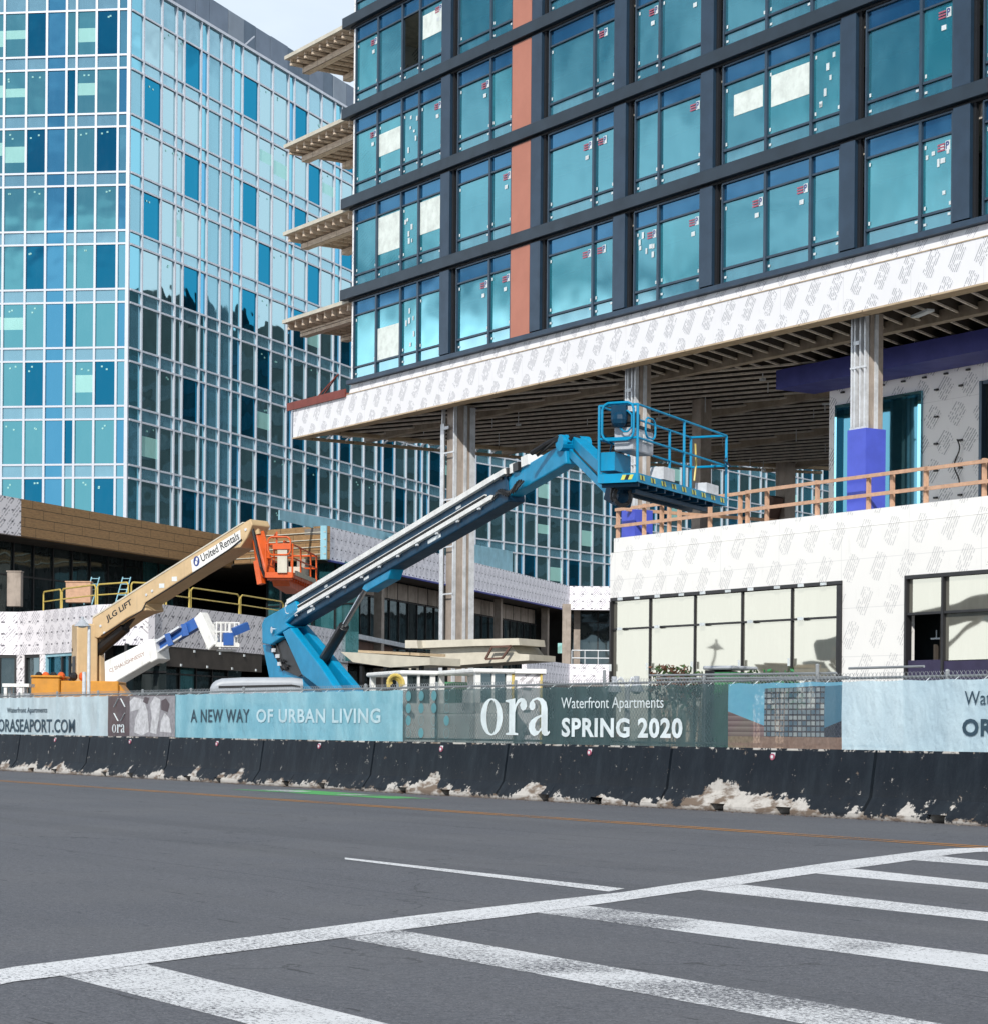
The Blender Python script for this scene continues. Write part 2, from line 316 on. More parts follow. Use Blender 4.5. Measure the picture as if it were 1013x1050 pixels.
# ------------------------------------------------------------------ mesh builder (all input in world or frame coordinates)
class MB:
    def __init__(self): self.v = []; self.f = []; self.u = []; self.k = []; self.mats = []; self.sm = []
    def mi(self, m):
        if m is None: return 0
        if m not in self.mats: self.mats.append(m)
        return self.mats.index(m)
    def face(self, pts, m=None, uv=None, sm=False):
        i = len(self.v); self.v += [tuple(p) for p in pts]; self.f.append(list(range(i, i+len(pts))))
        self.u.append(uv or [(p[0]+p[1], p[2]) for p in pts]); self.k.append(self.mi(m)); self.sm.append(sm)
    def hexa(self, b, t, m=None, uvf=None):
        """b, t: four bottom and four top corners in the same order"""
        q = [(b[3], b[2], b[1], b[0]), (t[0], t[1], t[2], t[3])]
        for i in range(4): j = (i+1) % 4; q.append((b[i], b[j], t[j], t[i]))
        for f in q: self.face(f, m, [uvf(p) for p in f] if uvf else None)
    def box(self, fr, s0, s1, t0, t1, z0, z1, m=None):
        s0, s1 = sorted((s0, s1)); t0, t1 = sorted((t0, t1)); z0, z1 = sorted((z0, z1))
        c = [(s0, t0), (s1, t0), (s1, t1), (s0, t1)]
        L = [[(s, t, z0) for s, t in c], [(s, t, z1) for s, t in c]]
        q = [(L[0][3], L[0][2], L[0][1], L[0][0]), tuple(L[1])]
        for i in range(4): j = (i+1) % 4; q.append((L[0][i], L[0][j], L[1][j], L[1][i]))
        for n_, f in enumerate(q):
            self.face([fr.w(*p) for p in f], m, [((p[0], p[1]) if n_ < 2 else (p[0]+p[1], p[2])) for p in f])
        return self
    def quad(self, fr, s0, s1, z0, z1, t, m=None):
        p = [(s0, z0), (s1, z0), (s1, z1), (s0, z1)]
        self.face([fr.w(a, t, b) for a, b in p], m, [(a, b) for a, b in p]); return self
    def prism(self, fr, poly, t0, t1, m=None):
        """poly of (s,z), extruded over depth t0..t1 (poly counter-clockwise seen from the front)"""
        ar = sum(poly[i][0]*poly[(i+1) % len(poly)][1]-poly[(i+1) % len(poly)][0]*poly[i][1] for i in range(len(poly)))
        if ar < 0: poly = poly[::-1]
        self.face([fr.w(a, t0, b) for a, b in poly], m, [(a, b) for a, b in poly])
        self.face([fr.w(a, t1, b) for a, b in reversed(poly)], m, [(a, b) for a, b in reversed(poly)])
        for i in range(len(poly)):
            a, b = poly[i], poly[(i+1) % len(poly)]
            self.face([fr.w(a[0], t1, a[1]), fr.w(b[0], t1, b[1]), fr.w(b[0], t0, b[1]), fr.w(a[0], t0, a[1])], m)
        return self
    def profile(self, fr, prof, s0, s1, m=None):
        """prof of (t,z) closed loop extruded along s"""
        n = len(prof)
        for i in range(n):
            a, b = prof[i], prof[(i+1) % n]
            self.face([fr.w(s0, *a), fr.w(s1, *a), fr.w(s1, *b), fr.w(s0, *b)], m, [(s0, a[1]), (s1, a[1]), (s1, b[1]), (s0, b[1])])
        self.face([fr.w(s0, *p) for p in prof], m); self.face([fr.w(s1, *p) for p in reversed(prof)], m)
        return self
    def bar(self, p, q, w, h, m=None, up=(0, 0, 1), w2=None, h2=None, off=0):
        p = Vector(p); q = Vector(q); d = (q-p).normalized(); side = d.cross(Vector(up)).normalized(); u = side.cross(d)
        w2 = w if w2 is None else w2; h2 = h if h2 is None else h2
        c = []
        for o, ww, hh in ((p, w, h), (q, w2, h2)):
            c.append([o+u*off+side*(ww/2*a)+u*(hh/2*b) for a, b in ((-1, -1), (1, -1), (1, 1), (-1, 1))])
        self.hexa(c[0], c[1], m); return self
    def tube(self, p, q, r, n=8, m=None, r2=None):
        p = Vector(p); q = Vector(q); d = (q-p).normalized(); a = d.orthogonal().normalized(); b = d.cross(a); r2 = r if r2 is None else r2
        A = [p+(a*math.cos(2*math.pi*i/n)+b*math.sin(2*math.pi*i/n))*r for i in range(n)]
        B = [q+(a*math.cos(2*math.pi*i/n)+b*math.sin(2*math.pi*i/n))*r2 for i in range(n)]
        for i in range(n): j = (i+1) % n; self.face([A[i], A[j], B[j], B[i]], m, None, n > 5)
        self.face(A[::-1], m); self.face(B, m); return self
    def path(self, pts, r, n=6, m=None):
        for a, b in zip(pts, pts[1:]): self.tube(a, b, r, n, m)
        return self
    def sphere(self, c, rx, ry, rz, m=None, nu=14, nv=8, v0=-1.0):
        c = Vector(c)
        def P(i, j):
            th = 2*math.pi*i/nu; ph = math.asin(max(-1, min(1, v0)))+(math.pi/2-math.asin(max(-1, min(1, v0))))*j/nv
            return c+Vector((rx*math.cos(ph)*math.cos(th), ry*math.cos(ph)*math.sin(th), rz*math.sin(ph)))
        for j in range(nv):
            for i in range(nu): self.face([P(i, j), P(i+1, j), P(i+1, j+1), P(i, j+1)] if j < nv-1 else [P(i, j), P(i+1, j), P(i, j+1)], m, None, True)
        return self
    def build(self, name, mat=None, parent=None, base=None, rot=0.0):
        me = bpy.data.meshes.new(name)
        if parent is not None: inv = MATS[parent.name]
        else:
            if base is None: base = Vector(((min(p[0] for p in self.v)+max(p[0] for p in self.v))/2, (min(p[1] for p in self.v)+max(p[1] for p in self.v))/2, min(p[2] for p in self.v)))
            W = Matrix.Translation(base) @ Matrix.Rotation(rot, 4, 'Z'); inv = W.inverted()
        vs = [inv @ Vector(p) for p in self.v]
        me.from_pydata(vs, [], self.f)
        ul = me.uv_layers.new(name='UVMap'); k = 0
        for uv in self.u:
            for c in uv: ul.data[k].uv = c; k += 1
        if mat is not None: mats = [mat]+[m for m in self.mats]; sh = 1
        else: mats = self.mats; sh = 0
        if mat is not None and not self.mats: mats = [mat]; sh = 0
        elif mat is not None: raise Exception('mixed mats '+name)
        for m in mats: me.materials.append(m)
        me.polygons.foreach_set('material_index', self.k); me.polygons.foreach_set('use_smooth', self.sm)
        me.update()
        o = bpy.data.objects.new(name, me); C.objects.link(o)
        if parent is not None: o.parent = parent; MATS[o.name] = inv
        else: o.location = base; o.rotation_euler = (0, 0, rot); MATS[o.name] = inv
        return o
MATS = {}
def weld(o):
    import bmesh
    bm = bmesh.new(); bm.from_mesh(o.data); bmesh.ops.remove_doubles(bm, verts=bm.verts, dist=1e-4); bm.to_mesh(o.data); bm.free(); return o
def bevel(o, w=.02, seg_=2, ang=35):
    weld(o); md = o.modifiers.new('edge', 'BEVEL'); md.width = w; md.segments = seg_; md.limit_method = 'ANGLE'; md.angle_limit = R(ang); return o
def tag(o, label=None, cat=None, group=None, kind=None):
    if label: o['label'] = label
    if cat: o['category'] = cat
    if group: o['group'] = group
    if kind: o['kind'] = kind
    return o
def thing(name, label, cat, base, rot=0.0, group=None):
    o = bpy.data.objects.new(name, None); C.objects.link(o); o.location = base; o.rotation_euler = (0, 0, rot); o.empty_display_size = .3
    MATS[o.name] = (Matrix.Translation(Vector(base)) @ Matrix.Rotation(rot, 4, 'Z')).inverted()
    return tag(o, label, cat, group)
def struct(o): o['kind'] = 'structure'; return o
def copy_tree(o, delta, label=None):
    def cp(x, par):
        c = x.copy(); C.objects.link(c)
        if par is not None: c.parent = par
        for ch in [y for y in KIDS.get(x.name, [])]: cp(ch, c)
        return c
    c = cp(o, None); c.location = Vector(o.location)+Vector(delta)
    if label: c['label'] = label
    return c
KIDS = {}
def kids(o): KIDS[o.name] = list(o.children); [kids(c) for c in o.children]

def flat(loops=None, text=None, bold=0.0, space=1.0):
    """2-D filled outlines (from loops of points, or lettering) -> verts, faces"""
    if text is not None:
        cu = bpy.data.curves.new('t', 'FONT'); cu.body = text; cu.offset = bold; cu.space_character = space; cu.resolution_u = 3
    else:
        cu = bpy.data.curves.new('t', 'CURVE'); cu.dimensions = '2D'; cu.fill_mode = 'BOTH'
        for lp in loops:
            sp = cu.splines.new('POLY'); sp.points.add(len(lp)-1)
            for i, p in enumerate(lp): sp.points[i].co = (p[0], p[1], 0, 1)
            sp.use_cyclic_u = True
    ob = bpy.data.objects.new('t', cu); C.objects.link(ob)
    me = bpy.data.meshes.new_from_object(ob.evaluated_get(bpy.context.evaluated_depsgraph_get()))
    vs = [(v.co.x, v.co.y) for v in me.vertices]; fs = [list(p.vertices) for p in me.polygons]
    bpy.data.objects.remove(ob); bpy.data.curves.remove(cu); bpy.data.meshes.remove(me)
    return vs, fs
def put_flat(mb, vf, P, X, Y, m=None, box=None, keep=False):
    """fit outlines into the rectangle P, P+X, P+Y"""
    vs, fs = vf
    x0, x1, y0, y1 = box or (min(v[0] for v in vs), max(v[0] for v in vs), min(v[1] for v in vs), max(v[1] for v in vs))
    P = Vector(P); X = Vector(X); Y = Vector(Y); Nn = X.cross(Y)
    W = [P+X*((v[0]-x0)/(x1-x0))+Y*((v[1]-y0)/(y1-y0)) for v in vs]
    for f in fs:
        q = [W[i] for i in f]
        if len(q) >= 3:
            nn = (q[1]-q[0]).cross(q[2]-q[0])
            if nn.dot(Nn) < 0: q = q[::-1]
            mb.face(q, m)
def sign(fr, t, x0, x1, yt, yb, text=None, bold=0.0, mat=None, parent=None, name='lettering', mb=None, z=None, loops=None, space=1.0):
    """lettering on the plane t of a frame, filling the stretch of wall seen between two columns and two rows of the photo"""
    s0, zb = fr.at(x0, yb, t); s1, zt = fr.at(x1, yt, t); _, zt0 = fr.at(x0, yt, t)
    if z: zb, zt0 = z
    own = mb is None; mb = mb or MB()
    vf = flat(text=text, bold=bold, space=space) if text else flat(loops=loops)
    put_flat(mb, vf, fr.w(s0, t, zb), fr.w(s1, t, zb)-fr.w(s0, t, zb), (0, 0, zt0-zb))
    return mb.build(name, mat, parent) if own else mb
def ell(cx, cy, rx, ry, n=28): return [(cx+rx*math.cos(2*math.pi*i/n), cy+ry*math.sin(2*math.pi*i/n)) for i in range(n)]
# ================================================================== GROUND, ROAD AND MARKINGS
def ground_poly(name, pts, z, mat, kind='structure'):
    mb = MB(); mb.face([(p[0], p[1], z) for p in pts], None, [(p[0], p[1]) for p in pts]); o = mb.build(name, mat, base=Vector((0, 0, 0))); o['kind'] = kind; return o
def gw(s, t): q = G.w(s, t, 0); return (q.x, q.y)
def gp(px, py): q = at_z(px, py, 0); return (q.x, q.y)
ground_poly('ground', [(-1500, -1500), (1500, -1500), (1500, 1500), (-1500, 1500)], -.008, M['dirt'])
ground_poly('road', [gw(-400, -60), gw(400, -60), gw(400, 24.6), gw(-400, 24.6)], 0, M['asphalt'])
def ccw(p):
    a = sum(p[i][0]*p[(i+1) % len(p)][1]-p[(i+1) % len(p)][0]*p[i][1] for i in range(len(p)))
    return p if a > 0 else p[::-1]
top = [(-12, 997.4), (0, 994.3), (147.7, 975.9), (340, 950.7), (417.5, 940.6), (535, 927.2), (640, 915.4), (680, 909), (752.3, 899.2), (844.4, 886), (916.7, 876.8), (962.7, 871.2), (1012, 869.6), (1080, 869.8)]
bot = [(-12, 1013.4), (0, 1009.4), (63.8, 1001.6), (147.7, 989.5), (340, 964.2), (407, 955), (548.4, 937), (640, 924.2), (680, 918.2), (758.9, 907.6), (837.8, 896), (874, 891.2), (936.4, 882.7), (962.7, 878.8), (985.7, 875.2), (1012, 873.7), (1080, 873.9)]
# the edge line as a strip of ground quads
def along(pl, x):
    for (a, b), (c, d) in zip(pl, pl[1:]):
        if a <= x <= c: return b+(d-b)*(x-a)/(c-a)
mb = MB(); xs = list(range(-12, 1080, 26))+[1080]
for a, b in zip(xs, xs[1:]):
    q = [gp(a, along(bot, a)), gp(b, along(bot, b)), gp(b, along(top, b)), gp(a, along(top, a))]
    mb.face([(p[0], p[1], .0045) for p in q], None, q)
struct(mb.build('edge_line_marking', M['paint_fresh'], base=Vector((0, 0, 0))))
def stripe(tp, bp, mat, nm='hatch_stripe_marking', ext=9.0, z=.002):
    a0, a1 = Vector(gp(*tp[0])), Vector(gp(*tp[1])); b0, b1 = Vector(gp(*bp[0])), Vector(gp(*bp[1]))
    e1 = a1+(a1-a0).normalized()*ext; e2 = b1+(a1-a0).normalized()*ext
    return ground_poly(nm, ccw([tuple(a0), tuple(e1), tuple(e2), tuple(b1), tuple(b0)]), z, mat)
stripe([(145, 988), (340, 1036.3)], [(60, 1000.5), (251.8, 1050)], M['paint'])
stripe([(405, 953.5), (640, 994.3)], [(347, 961.5), (640, 1016)], M['paint'])
stripe([(596, 928.8), (1012, 979.7)], [(546, 935.8), (1012, 997)], M['paint'])
stripe([(756, 907), (1012, 936)], [(717, 913), (1012, 945)], M['paint_fresh'])
stripe([(872, 890.9), (1012, 905.7)], [(835, 896), (1012, 912.3)], M['paint_fresh'])
stripe([(960, 877.8), (1012, 883.4)], [(934, 882.2), (1012, 888.3)], M['paint_fresh'])
ground_poly('lane_line_marking', ccw([gp(353.7, 880), gp(640, 911.8), gp(624, 915), gp(354, 881.8)]), .004, M['paint_fresh'])
for t0 in (19.02, 19.28):
    ground_poly('orange_line_marking', [gw(-110, t0), gw(-18.6, t0), gw(-18.6, t0+.11), gw(-110, t0+.11)], .004, M['paint_orange'])
ground_poly('green_lane_marking', [gw(-43.5, 21.3), gw(-37.0, 21.5), gw(-36.6, 22.35), gw(-42.9, 22.65)], .004, M['paint_green'])
for s0 in (-43.0, -42.2, -39.6):
    ground_poly('white_lane_symbol_marking', [gw(s0, 21.75), gw(s0+.55, 21.7), gw(s0+.75, 22.2), gw(s0+.2, 22.25)], .008, M['paint'])

# ================================================================== CONCRETE BARRIERS
PROF = [(23.50, 0), (23.50, .09), (23.68, .34), (23.79, 1.07), (24.0, 1.07), (24.11, .34), (24.29, .09), (24.29, 0)]
def barrier(s0, L=5.2, label=''):
    base = G.w(s0+L/2, 23.9, 0)
    t = thing('traffic_barrier', label, 'barrier', base, G.rot, 'concrete barriers along the kerb')
    mb = MB(); g = .035; a = s0+g; e = s0+L-g
    cuts = [(s0+1.42, s0+1.80), (s0+3.12, s0+3.50)]
    cur = a
    for c0, c1 in cuts:
        mb.profile(G, PROF, cur, c0)
        mb.profile(G, [(23.515, .13)]+PROF[2:6]+[(24.275, .13)], c0, c1); cur = c1
    mb.profile(G, PROF, cur, e)
    o = mb.build('body', M['barrier'], t)
    r = MB(); sc = s0+2.75; c = G.w(sc, 23.765, .93); n3 = Vector((-G.n.x, -G.n.y, 0))
    r.tube(c, c+n3*.02, .055, 12, M['ink_red']); r.tube(c+n3*.02, c+n3*.024, .028, 10, M['sticker'])
    r.box(G, sc-.05, sc+.05, 23.77, 23.80, .86, 1.0, M['sticker'])
    r.build('reflector', None, t)
    return t
BL = ['dark painted concrete barrier at the left edge under the white banner', 'dark barrier under the white web address banner',
      'dark scuffed barrier below the brown emblem panel', 'dark painted barrier below the words A NEW WAY',
      'dark painted barrier below the words URBAN LIVING', 'dark barrier with pale scrapes below the dotted pattern of the green banner',
      'dark painted barrier below the words SPRING 2020', 'dark barrier with broad bare concrete foot below the building picture',
      'dark painted barrier at the right edge under the light blue banner', 'dark painted barrier at the far right end of the row']
B0 = -72.8+5.2
b0 = barrier(B0-0, label=BL[0]); kids(b0)
for i in range(1, 10):
    d = G.w(5.2*i, 0, 0)-G.w(0, 0, 0); copy_tree(b0, d, BL[i])

mb = MB(); rr = random.Random(77)
for k in range(2600):
    s_ = rr.uniform(-68, -22); t_ = 23.49-abs(rr.gauss(0, .10)); q = G.w(s_, t_, .004+rr.random()*.012); a = rr.random()*6.28; l = rr.uniform(.008, .03)
    dx = Vector((math.cos(a), math.sin(a), rr.uniform(-.3, .3)))*l; dy = Vector((-math.sin(a), math.cos(a), rr.uniform(-.3, .3)))*l*.6
    mb.face([q-dx, q-dy, q+dx, q+dy], M['grit_a'] if k % 3 else M['grit_b'])
o = mb.build('leaf_litter', None, base=Vector((0, 0, 0))); tag(o, 'thin line of brown leaf litter and grit along the foot of the dark barriers', 'litter', None, 'stuff')
# ================================================================== SCREENED FENCE ON THE BARRIERS
FT = 23.92
t = thing('chain_link_fence', 'galvanised chain link fence standing on the dark barriers', 'fence', G.w(-45, FT, 1.07), G.rot)
s = -69.3
mb = MB()
for k in range(17):
    p = MB(); x = -68.9+2.95*k; hgt = 2.28 if k not in (12, 14) else 2.42
    p.tube(G.w(x, FT+.05, 1.0), G.w(x, FT+.05, hgt), .03, 8); p.sphere(G.w(x, FT+.05, hgt), .036, .036, .03, None, 8, 3, 0)
    p.build('post', M['fence'], t)
p = MB(); p.tube(G.w(-69, FT+.05, 2.2), G.w(-20, FT+.05, 2.2), .021, 8); p.build('top_rail', M['fence'], t)
p = MB(); p.tube(G.w(-69, FT+.05, 1.13), G.w(-20, FT+.05, 1.13), .021, 8); p.build('bottom_rail', M['fence'], t)
w = MB(); hh = 1.2; z0 = 1.08; pitch = .088
k = 0; x = -70.0
while x < -19:
    for sg in (1, -1):
        a = x if sg == 1 else x+hh*.85; b = x+hh*.85 if sg == 1 else x
        p = G.w(a, FT+(.004 if sg > 0 else -.004), z0); q = G.w(b, FT+(.004 if sg > 0 else -.004), z0+hh)
        w.tube(p, q, .0042, 3)
    x += pitch
w.build('wire_mesh', M['fence'], t)
p = MB()   # loose pipe lengths tied along the top at the right
for (a, za, b, zb) in ((-32.2, 2.33, -27.2, 2.29), (-26.9, 2.36, -25.2, 2.36), (-32.0, 2.27, -26.9, 2.22)):
    p.tube(G.w(a, FT+.1, za), G.w(b, FT+.1, zb), .02, 8)
p.build('loose_pipe', M['fence'], t)

# banners (thin screens tied to the street side)
def banner(px0, px1, mat, name, label, zt=2.155, zb=1.06, wav=.005, t0=23.86, seed=0, s0=None, s1=None):
    s0 = G.s(px0, 740, t0) if s0 is None else s0; s1 = G.s(px1, 740, t0) if s1 is None else s1
    th = thing(name, label, 'banner', G.w((s0+s1)/2, t0, zb), G.rot, 'printed banners tied to the fence')
    mb = MB(); n = max(6, int((s1-s0)*7)); m_ = 8; rr = random.Random(seed); ph = rr.random()*6
    def P(i, j):
        a = s0+(s1-s0)*i/n; z = zb+(zt-zb)*j/m_
        sag = -.018*abs(math.sin(a*3.4+ph))*(1 if j == m_ else 0)
        return G.w(a, t0-.012-wav*(1+math.sin(a*2.1+ph+z*2)*math.sin(z*4+a))*math.sin(math.pi*j/m_*.9+.1), z+sag)
    for i in range(n):
        for j in range(m_):
            uv = [((s0+(s1-s0)*x/n-s0), (zt-zb)*y/m_) for x, y in ((i, j), (i+1, j), (i+1, j+1), (i, j+1))]
            mb.face([P(i, j), P(i+1, j), P(i+1, j+1), P(i, j+1)], None, uv, True)
    weld(mb.build('sheet', mat, th))
    h = MB()
    for i in range(int((s1-s0)/.6)+1):
        a = s0+.06+.6*i
        if a < s1-.02: h.tube(G.w(a, t0-.02, zt-.04), G.w(a, FT+.06, 2.21), .006, 4)
    h.build('tie', M['ink_white'], th)
    return th, s0, s1
TX = 23.86-.032     # lettering sits just proud of the sheet
BA, s0, s1 = banner(-60, 111.3, M['ban_white'], 'fence_banner', 'pale grey banner with dark web address at the left end of the fence', s0=-69)
# ease the sheet under lettering: text stands 4-6 cm off on the stretched face
def ora_loops(x, y, h, only=None):
    o = [ell(x+.40*h, y+.5*h, .40*h, .52*h), ell(x+.40*h, y+.5*h, .19*h, .475*h)]
    def r_(pts): return [(x+a*h, y+b*h) for a, b in pts]
    rs = [r_([(.92, 0), (1.36, 0), (1.36, .05), (1.25, .07), (1.25, .62), (1.30, .78), (1.38, .88), (1.47, .92), (1.42, .82), (1.45, .72), (1.53, .67), (1.62, .70), (1.67, .79), (1.65, .92), (1.57, 1.0), (1.45, 1.02), (1.34, .97), (1.25, .84), (1.25, 1.01), (.90, .96), (.90, .92), (1.03, .89), (1.03, .07), (.92, .05)])]
    a_ = [r_([(2.18, .14), (2.20, .05), (2.28, -.01), (2.40, .0), (2.48, .08), (2.46, .13), (2.41, .09), (2.39, .14), (2.39, .72), (2.34, .90), (2.22, 1.0), (2.04, 1.03), (1.87, .98), (1.77, .88), (1.75, .77), (1.80, .69), (1.89, .68), (1.96, .74), (1.96, .84), (1.90, .93), (2.02, .97), (2.12, .92), (2.17, .80), (2.17, .56), (1.98, .50), (1.82, .41), (1.74, .30), (1.74, .17), (1.80, .05), (1.92, -.02), (2.05, .01)]),
          r_([(2.17, .50), (2.05, .44), (1.97, .33), (1.96, .20), (2.01, .12), (2.09, .12), (2.17, .22)])]
    return o, rs, a_
def ora(fr, t, x0, x1, yt, yb, mat, parent, name='emblem_lettering'):
    s0, zb = fr.at(x0, yb, t); s1, zt = fr.at(x1, yt, t); _, zt0 = fr.at(x0, yt, t)
    mb = MB(); H_ = 1.0; W_ = 2.48
    for i, lp in enumerate(ora_loops(0, 0, 1)):
        o = fr.w(s0, t-.001*i, zb)
        put_flat(mb, flat(loops=lp), o, fr.w(s1, t-.001*i, zb)-o, (0, 0, zt0-zb), None, (0, W_, 0, 1))
    return mb.build(name, mat, parent)
sign(G, TX, 7, 48.5, 723.5, 733.5, 'Waterfront Apartments', .01, M['ink_dark'], BA, z=(1.66, 1.86))
sign(G, TX, -2, 77, 735.5, 750.5, 'ORASEAPORT.COM', .018, M['ink_dark'], BA, z=(1.14, 1.52))
BB, s0, s1 = banner(111.3, 180, M['ban_brown'], 'fence_banner', 'small brown banner with white emblem and a picture of people in white shirts', seed=2)
# picture panel: figures in pale shirts, printed flat
t_ = TX
pic = MB(); pa, pb = G.s(133, 735, t_), G.s(180, 735, t_)
pic.quad(G, pa, pb-.02, 1.08, 2.12, t_, M['skin'])
W_ = pb-pa
def pl(pts, m, dt): pic.face([G.w(pa+W_*a, t_-dt, 1.08+1.04*b) for a, b in pts], m)
pl([(.02, .62), (.30, .70), (.34, .92), (.10, .98), (.0, .88)], M['cloth'], .003)
pl([(.10, .10), (.28, .02), (.44, .12), (.40, .62), (.34, .85), (.22, .70), (.14, .45)], M['cloth'], .004)
pl([(.46, .10), (.60, .06), (.66, .50), (.68, .92), (.56, .99), (.46, .80), (.50, .45)], M['cloth'], .005)
pl([(.68, .12), (.92, .10), (.88, .45), (.78, .58), (.70, .40)], M['cloth'], .006)
pl([(.70, .66), (.84, .60), (.88, .80), (.80, .94), (.70, .88)], M['ban_brown'], .007)
pl([(.30, .86), (.40, .80), (.44, .95), (.34, .99)], M['ban_brown'], .008)
pic.build('picture', None, BB)
em = MB(); ea, eb = G.s(114.5, 735, t_), G.s(130.5, 735, t_); em_w = eb-ea
def seg2(a, b, r=.016):
    em.bar(G.w(ea+em_w*a[0], t_, 1.08+1.04*a[1]), G.w(ea+em_w*b[0], t_, 1.08+1.04*b[1]), .006, r*2, None, tuple(G.n)+(0,))
for a, b in (((.15, .74), (.42, .95)), ((.58, .95), (.85, .74)), ((.15, .58), (.42, .38)), ((.58, .38), (.85, .58))): seg2(a, b)
em.build('emblem', M['ink_white'], BB)
ora(G, TX, 115, 128, 743, 751.3, M['ink_white'], BB)
BC, s0, s1 = banner(180, 414, M['ban_blue'], 'fence_banner', 'blue banner reading A NEW WAY OF URBAN LIVING', seed=5)
sign(G, TX, 195.5, 256, 728, 741.5, 'A NEW WAY', .014, M['ink_dark'], BC, z=(1.45, 1.77), space=1.1)
sign(G, TX, 263, 390.5, 726.5, 742, 'OF URBAN LIVING', .022, M['ink_pale'], BC, z=(1.45, 1.77), space=1.1)
BD, s0, s1 = banner(414, 747, M['ban_dark'], 'fence_banner', 'dark green see-through banner with large white lettering and SPRING 2020', seed=9)
ora(G, TX, 493, 564, 717, 753.5, M['ink_white'], BD)
sign(G, TX, 575, 680, 719, 731.5, 'Waterfront Apartments', .0, M['ink_white'], BD, z=(1.68, 1.95))
sign(G, TX, 575.5, 699.5, 736, 752.5, 'SPRING 2020', .035, M['ink_white'], BD, z=(1.21, 1.57), space=1.1)
dots = MB(); rings = MB()
for i in range(4):
    for j in range(4):
        cx = G.s(419+13.0*i, 735, TX); cz = 2.02-.255*j; r_ = .105
        full = (i < 3 and j < 2) or (i, j) in ((0, 2), (3, 2), (1, 3))
        rr = flat(loops=[ell(0, 0, r_*.95, r_, 20)]) if full else flat(loops=[ell(0, 0, r_*1.1, r_*1.15, 20), ell(0, 0, r_*1.02, r_*1.07, 20)])
        (dots if full else rings).__class__
        tgt = dots if full else rings
        put_flat(tgt, rr, G.w(cx-r_, TX, cz-r_), G.w(cx+r_, TX, cz-r_)-G.w(cx-r_, TX, cz-r_), (0, 0, 2*r_))
dots.build('dot_pattern', M['ink_teal'], BD); rings.build('ring_pattern', M['ink_teal'], BD)
BE, s0, s1 = banner(747, 864, M['print'], 'fence_banner', 'banner printed with a picture of a grid fronted building', seed=11)
BF, s0, s1 = banner(864, 1100, M['ban_end'], 'fence_banner', 'light blue creased banner at the right end of the fence', seed=13, wav=.007)
s_, _ = G.at(989, 725, TX); s2, _ = G.at(986.5, 745, TX)
mb = MB(); put_flat(mb, flat(text='Waterfront Apartments'), G.w(s_, TX, 1.70), G.w(s_+2.9, TX, 1.70)-G.w(s_, TX, 1.70), (0, 0, .27)); mb.build('lettering', M['ink_dark'], BF)
mb = MB(); put_flat(mb, flat(text='ORASEAPORT.COM', bold=.035, space=1.08), G.w(s2, TX, 1.30), G.w(s2+3.9, TX, 1.30)-G.w(s2, TX, 1.30), (0, 0, .26)); mb.build('lettering', M['ink_dark'], BF)
# ================================================================== DARK APARTMENT TOWER
T0 = 38.0
TW = thing('apartment_tower', 'unfinished apartment tower with dark metal bands, teal windows and white wrapped base on columns', 'building', G.w(-50, T0, 0), G.rot)
beamB = [13.30, 16.24, 19.42, 22.56, 25.73, 28.9, 32.05]     # underside of each floor band
WIN = [((-68.12, -62.28), (-66.53, -64.9, -63.76)), ((-61.38, -58.14), (-59.4,)), ((-56.18, -52.72), (-53.78,)), ((-51.78, -48.66), (-50.6,)),
       ((-47.78, -42.95), (-45.92, -44.11)), ((-42.08, -38.96), (-40.08,)), ((-38.02, -33.2), (-36.2, -34.4)), ((-32.3, -28.6), (-30.2,))]
PIER = [(-62.25, -61.56), (-56.99, -56.32), (-52.66, -51.97), (-48.61, -47.95), (-42.89, -42.22), (-38.9, -38.22), (-33.1, -32.45)]
TEND = -28.4
# inner mass: linings behind the glass, roof, far walls
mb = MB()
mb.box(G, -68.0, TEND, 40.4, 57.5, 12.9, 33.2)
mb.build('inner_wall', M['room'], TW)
mb = MB()
for z in beamB[:-1]: mb.box(G, -67.95, TEND-.05, 38.12, 40.35, z-.42 if z > 13.4 else z-.35, z-.06)
mb.build('floor_slab', M['joist'], TW)
mb = MB(); mb.box(G, -68.3, -68.1, 37.98, 57.6, 12.6, 33.4); mb.build('end_wall', M['sheath_wall'], TW)
# floor bands
for i, z in enumerate(beamB[1:]):
    mb = MB(); mb.box(G, -68.75, TEND, 37.74, 38.02, z, z+.37); o = bevel(mb.build('floor_band', M['navy2'], TW), .015, 1)
    mb = MB(); mb.box(G, -68.4, TEND, 37.9, 38.03, z-.07, z-.004); mb.build('band_shadow', M['gap_shade'], TW)  # dark strip painting the shadow below each floor band
mb = MB(); mb.box(G, -68.35, TEND, 37.80, 38.02, 13.28, 13.42); mb.build('sill_band', M['navy'], TW)
for a, b in PIER:
    for i in range(6):
        z0 = 13.44 if i == 0 else beamB[i]+.375; z1 = beamB[i+1]-.075
        mb = MB(); mb.box(G, a+.02, b-.10, 37.84, 38.0, z0+.03, z1); o = mb.build('pier_panel', M['navy'], TW)
    mb = MB(); mb.box(G, b-.085, b+.01, 37.93, 38.02, 13.44, 32.0); mb.build('pier_joint', M['gap_shade'], TW)
for i in range(6):
    z0 = 13.44 if i == 0 else beamB[i]+.375; z1 = beamB[i+1]-.075
    mb = MB(); mb.box(G, -58.06, -57.02, 37.86, 38.0, z0, z1); mb.build('orange_panel', M['orange_panel'], TW)
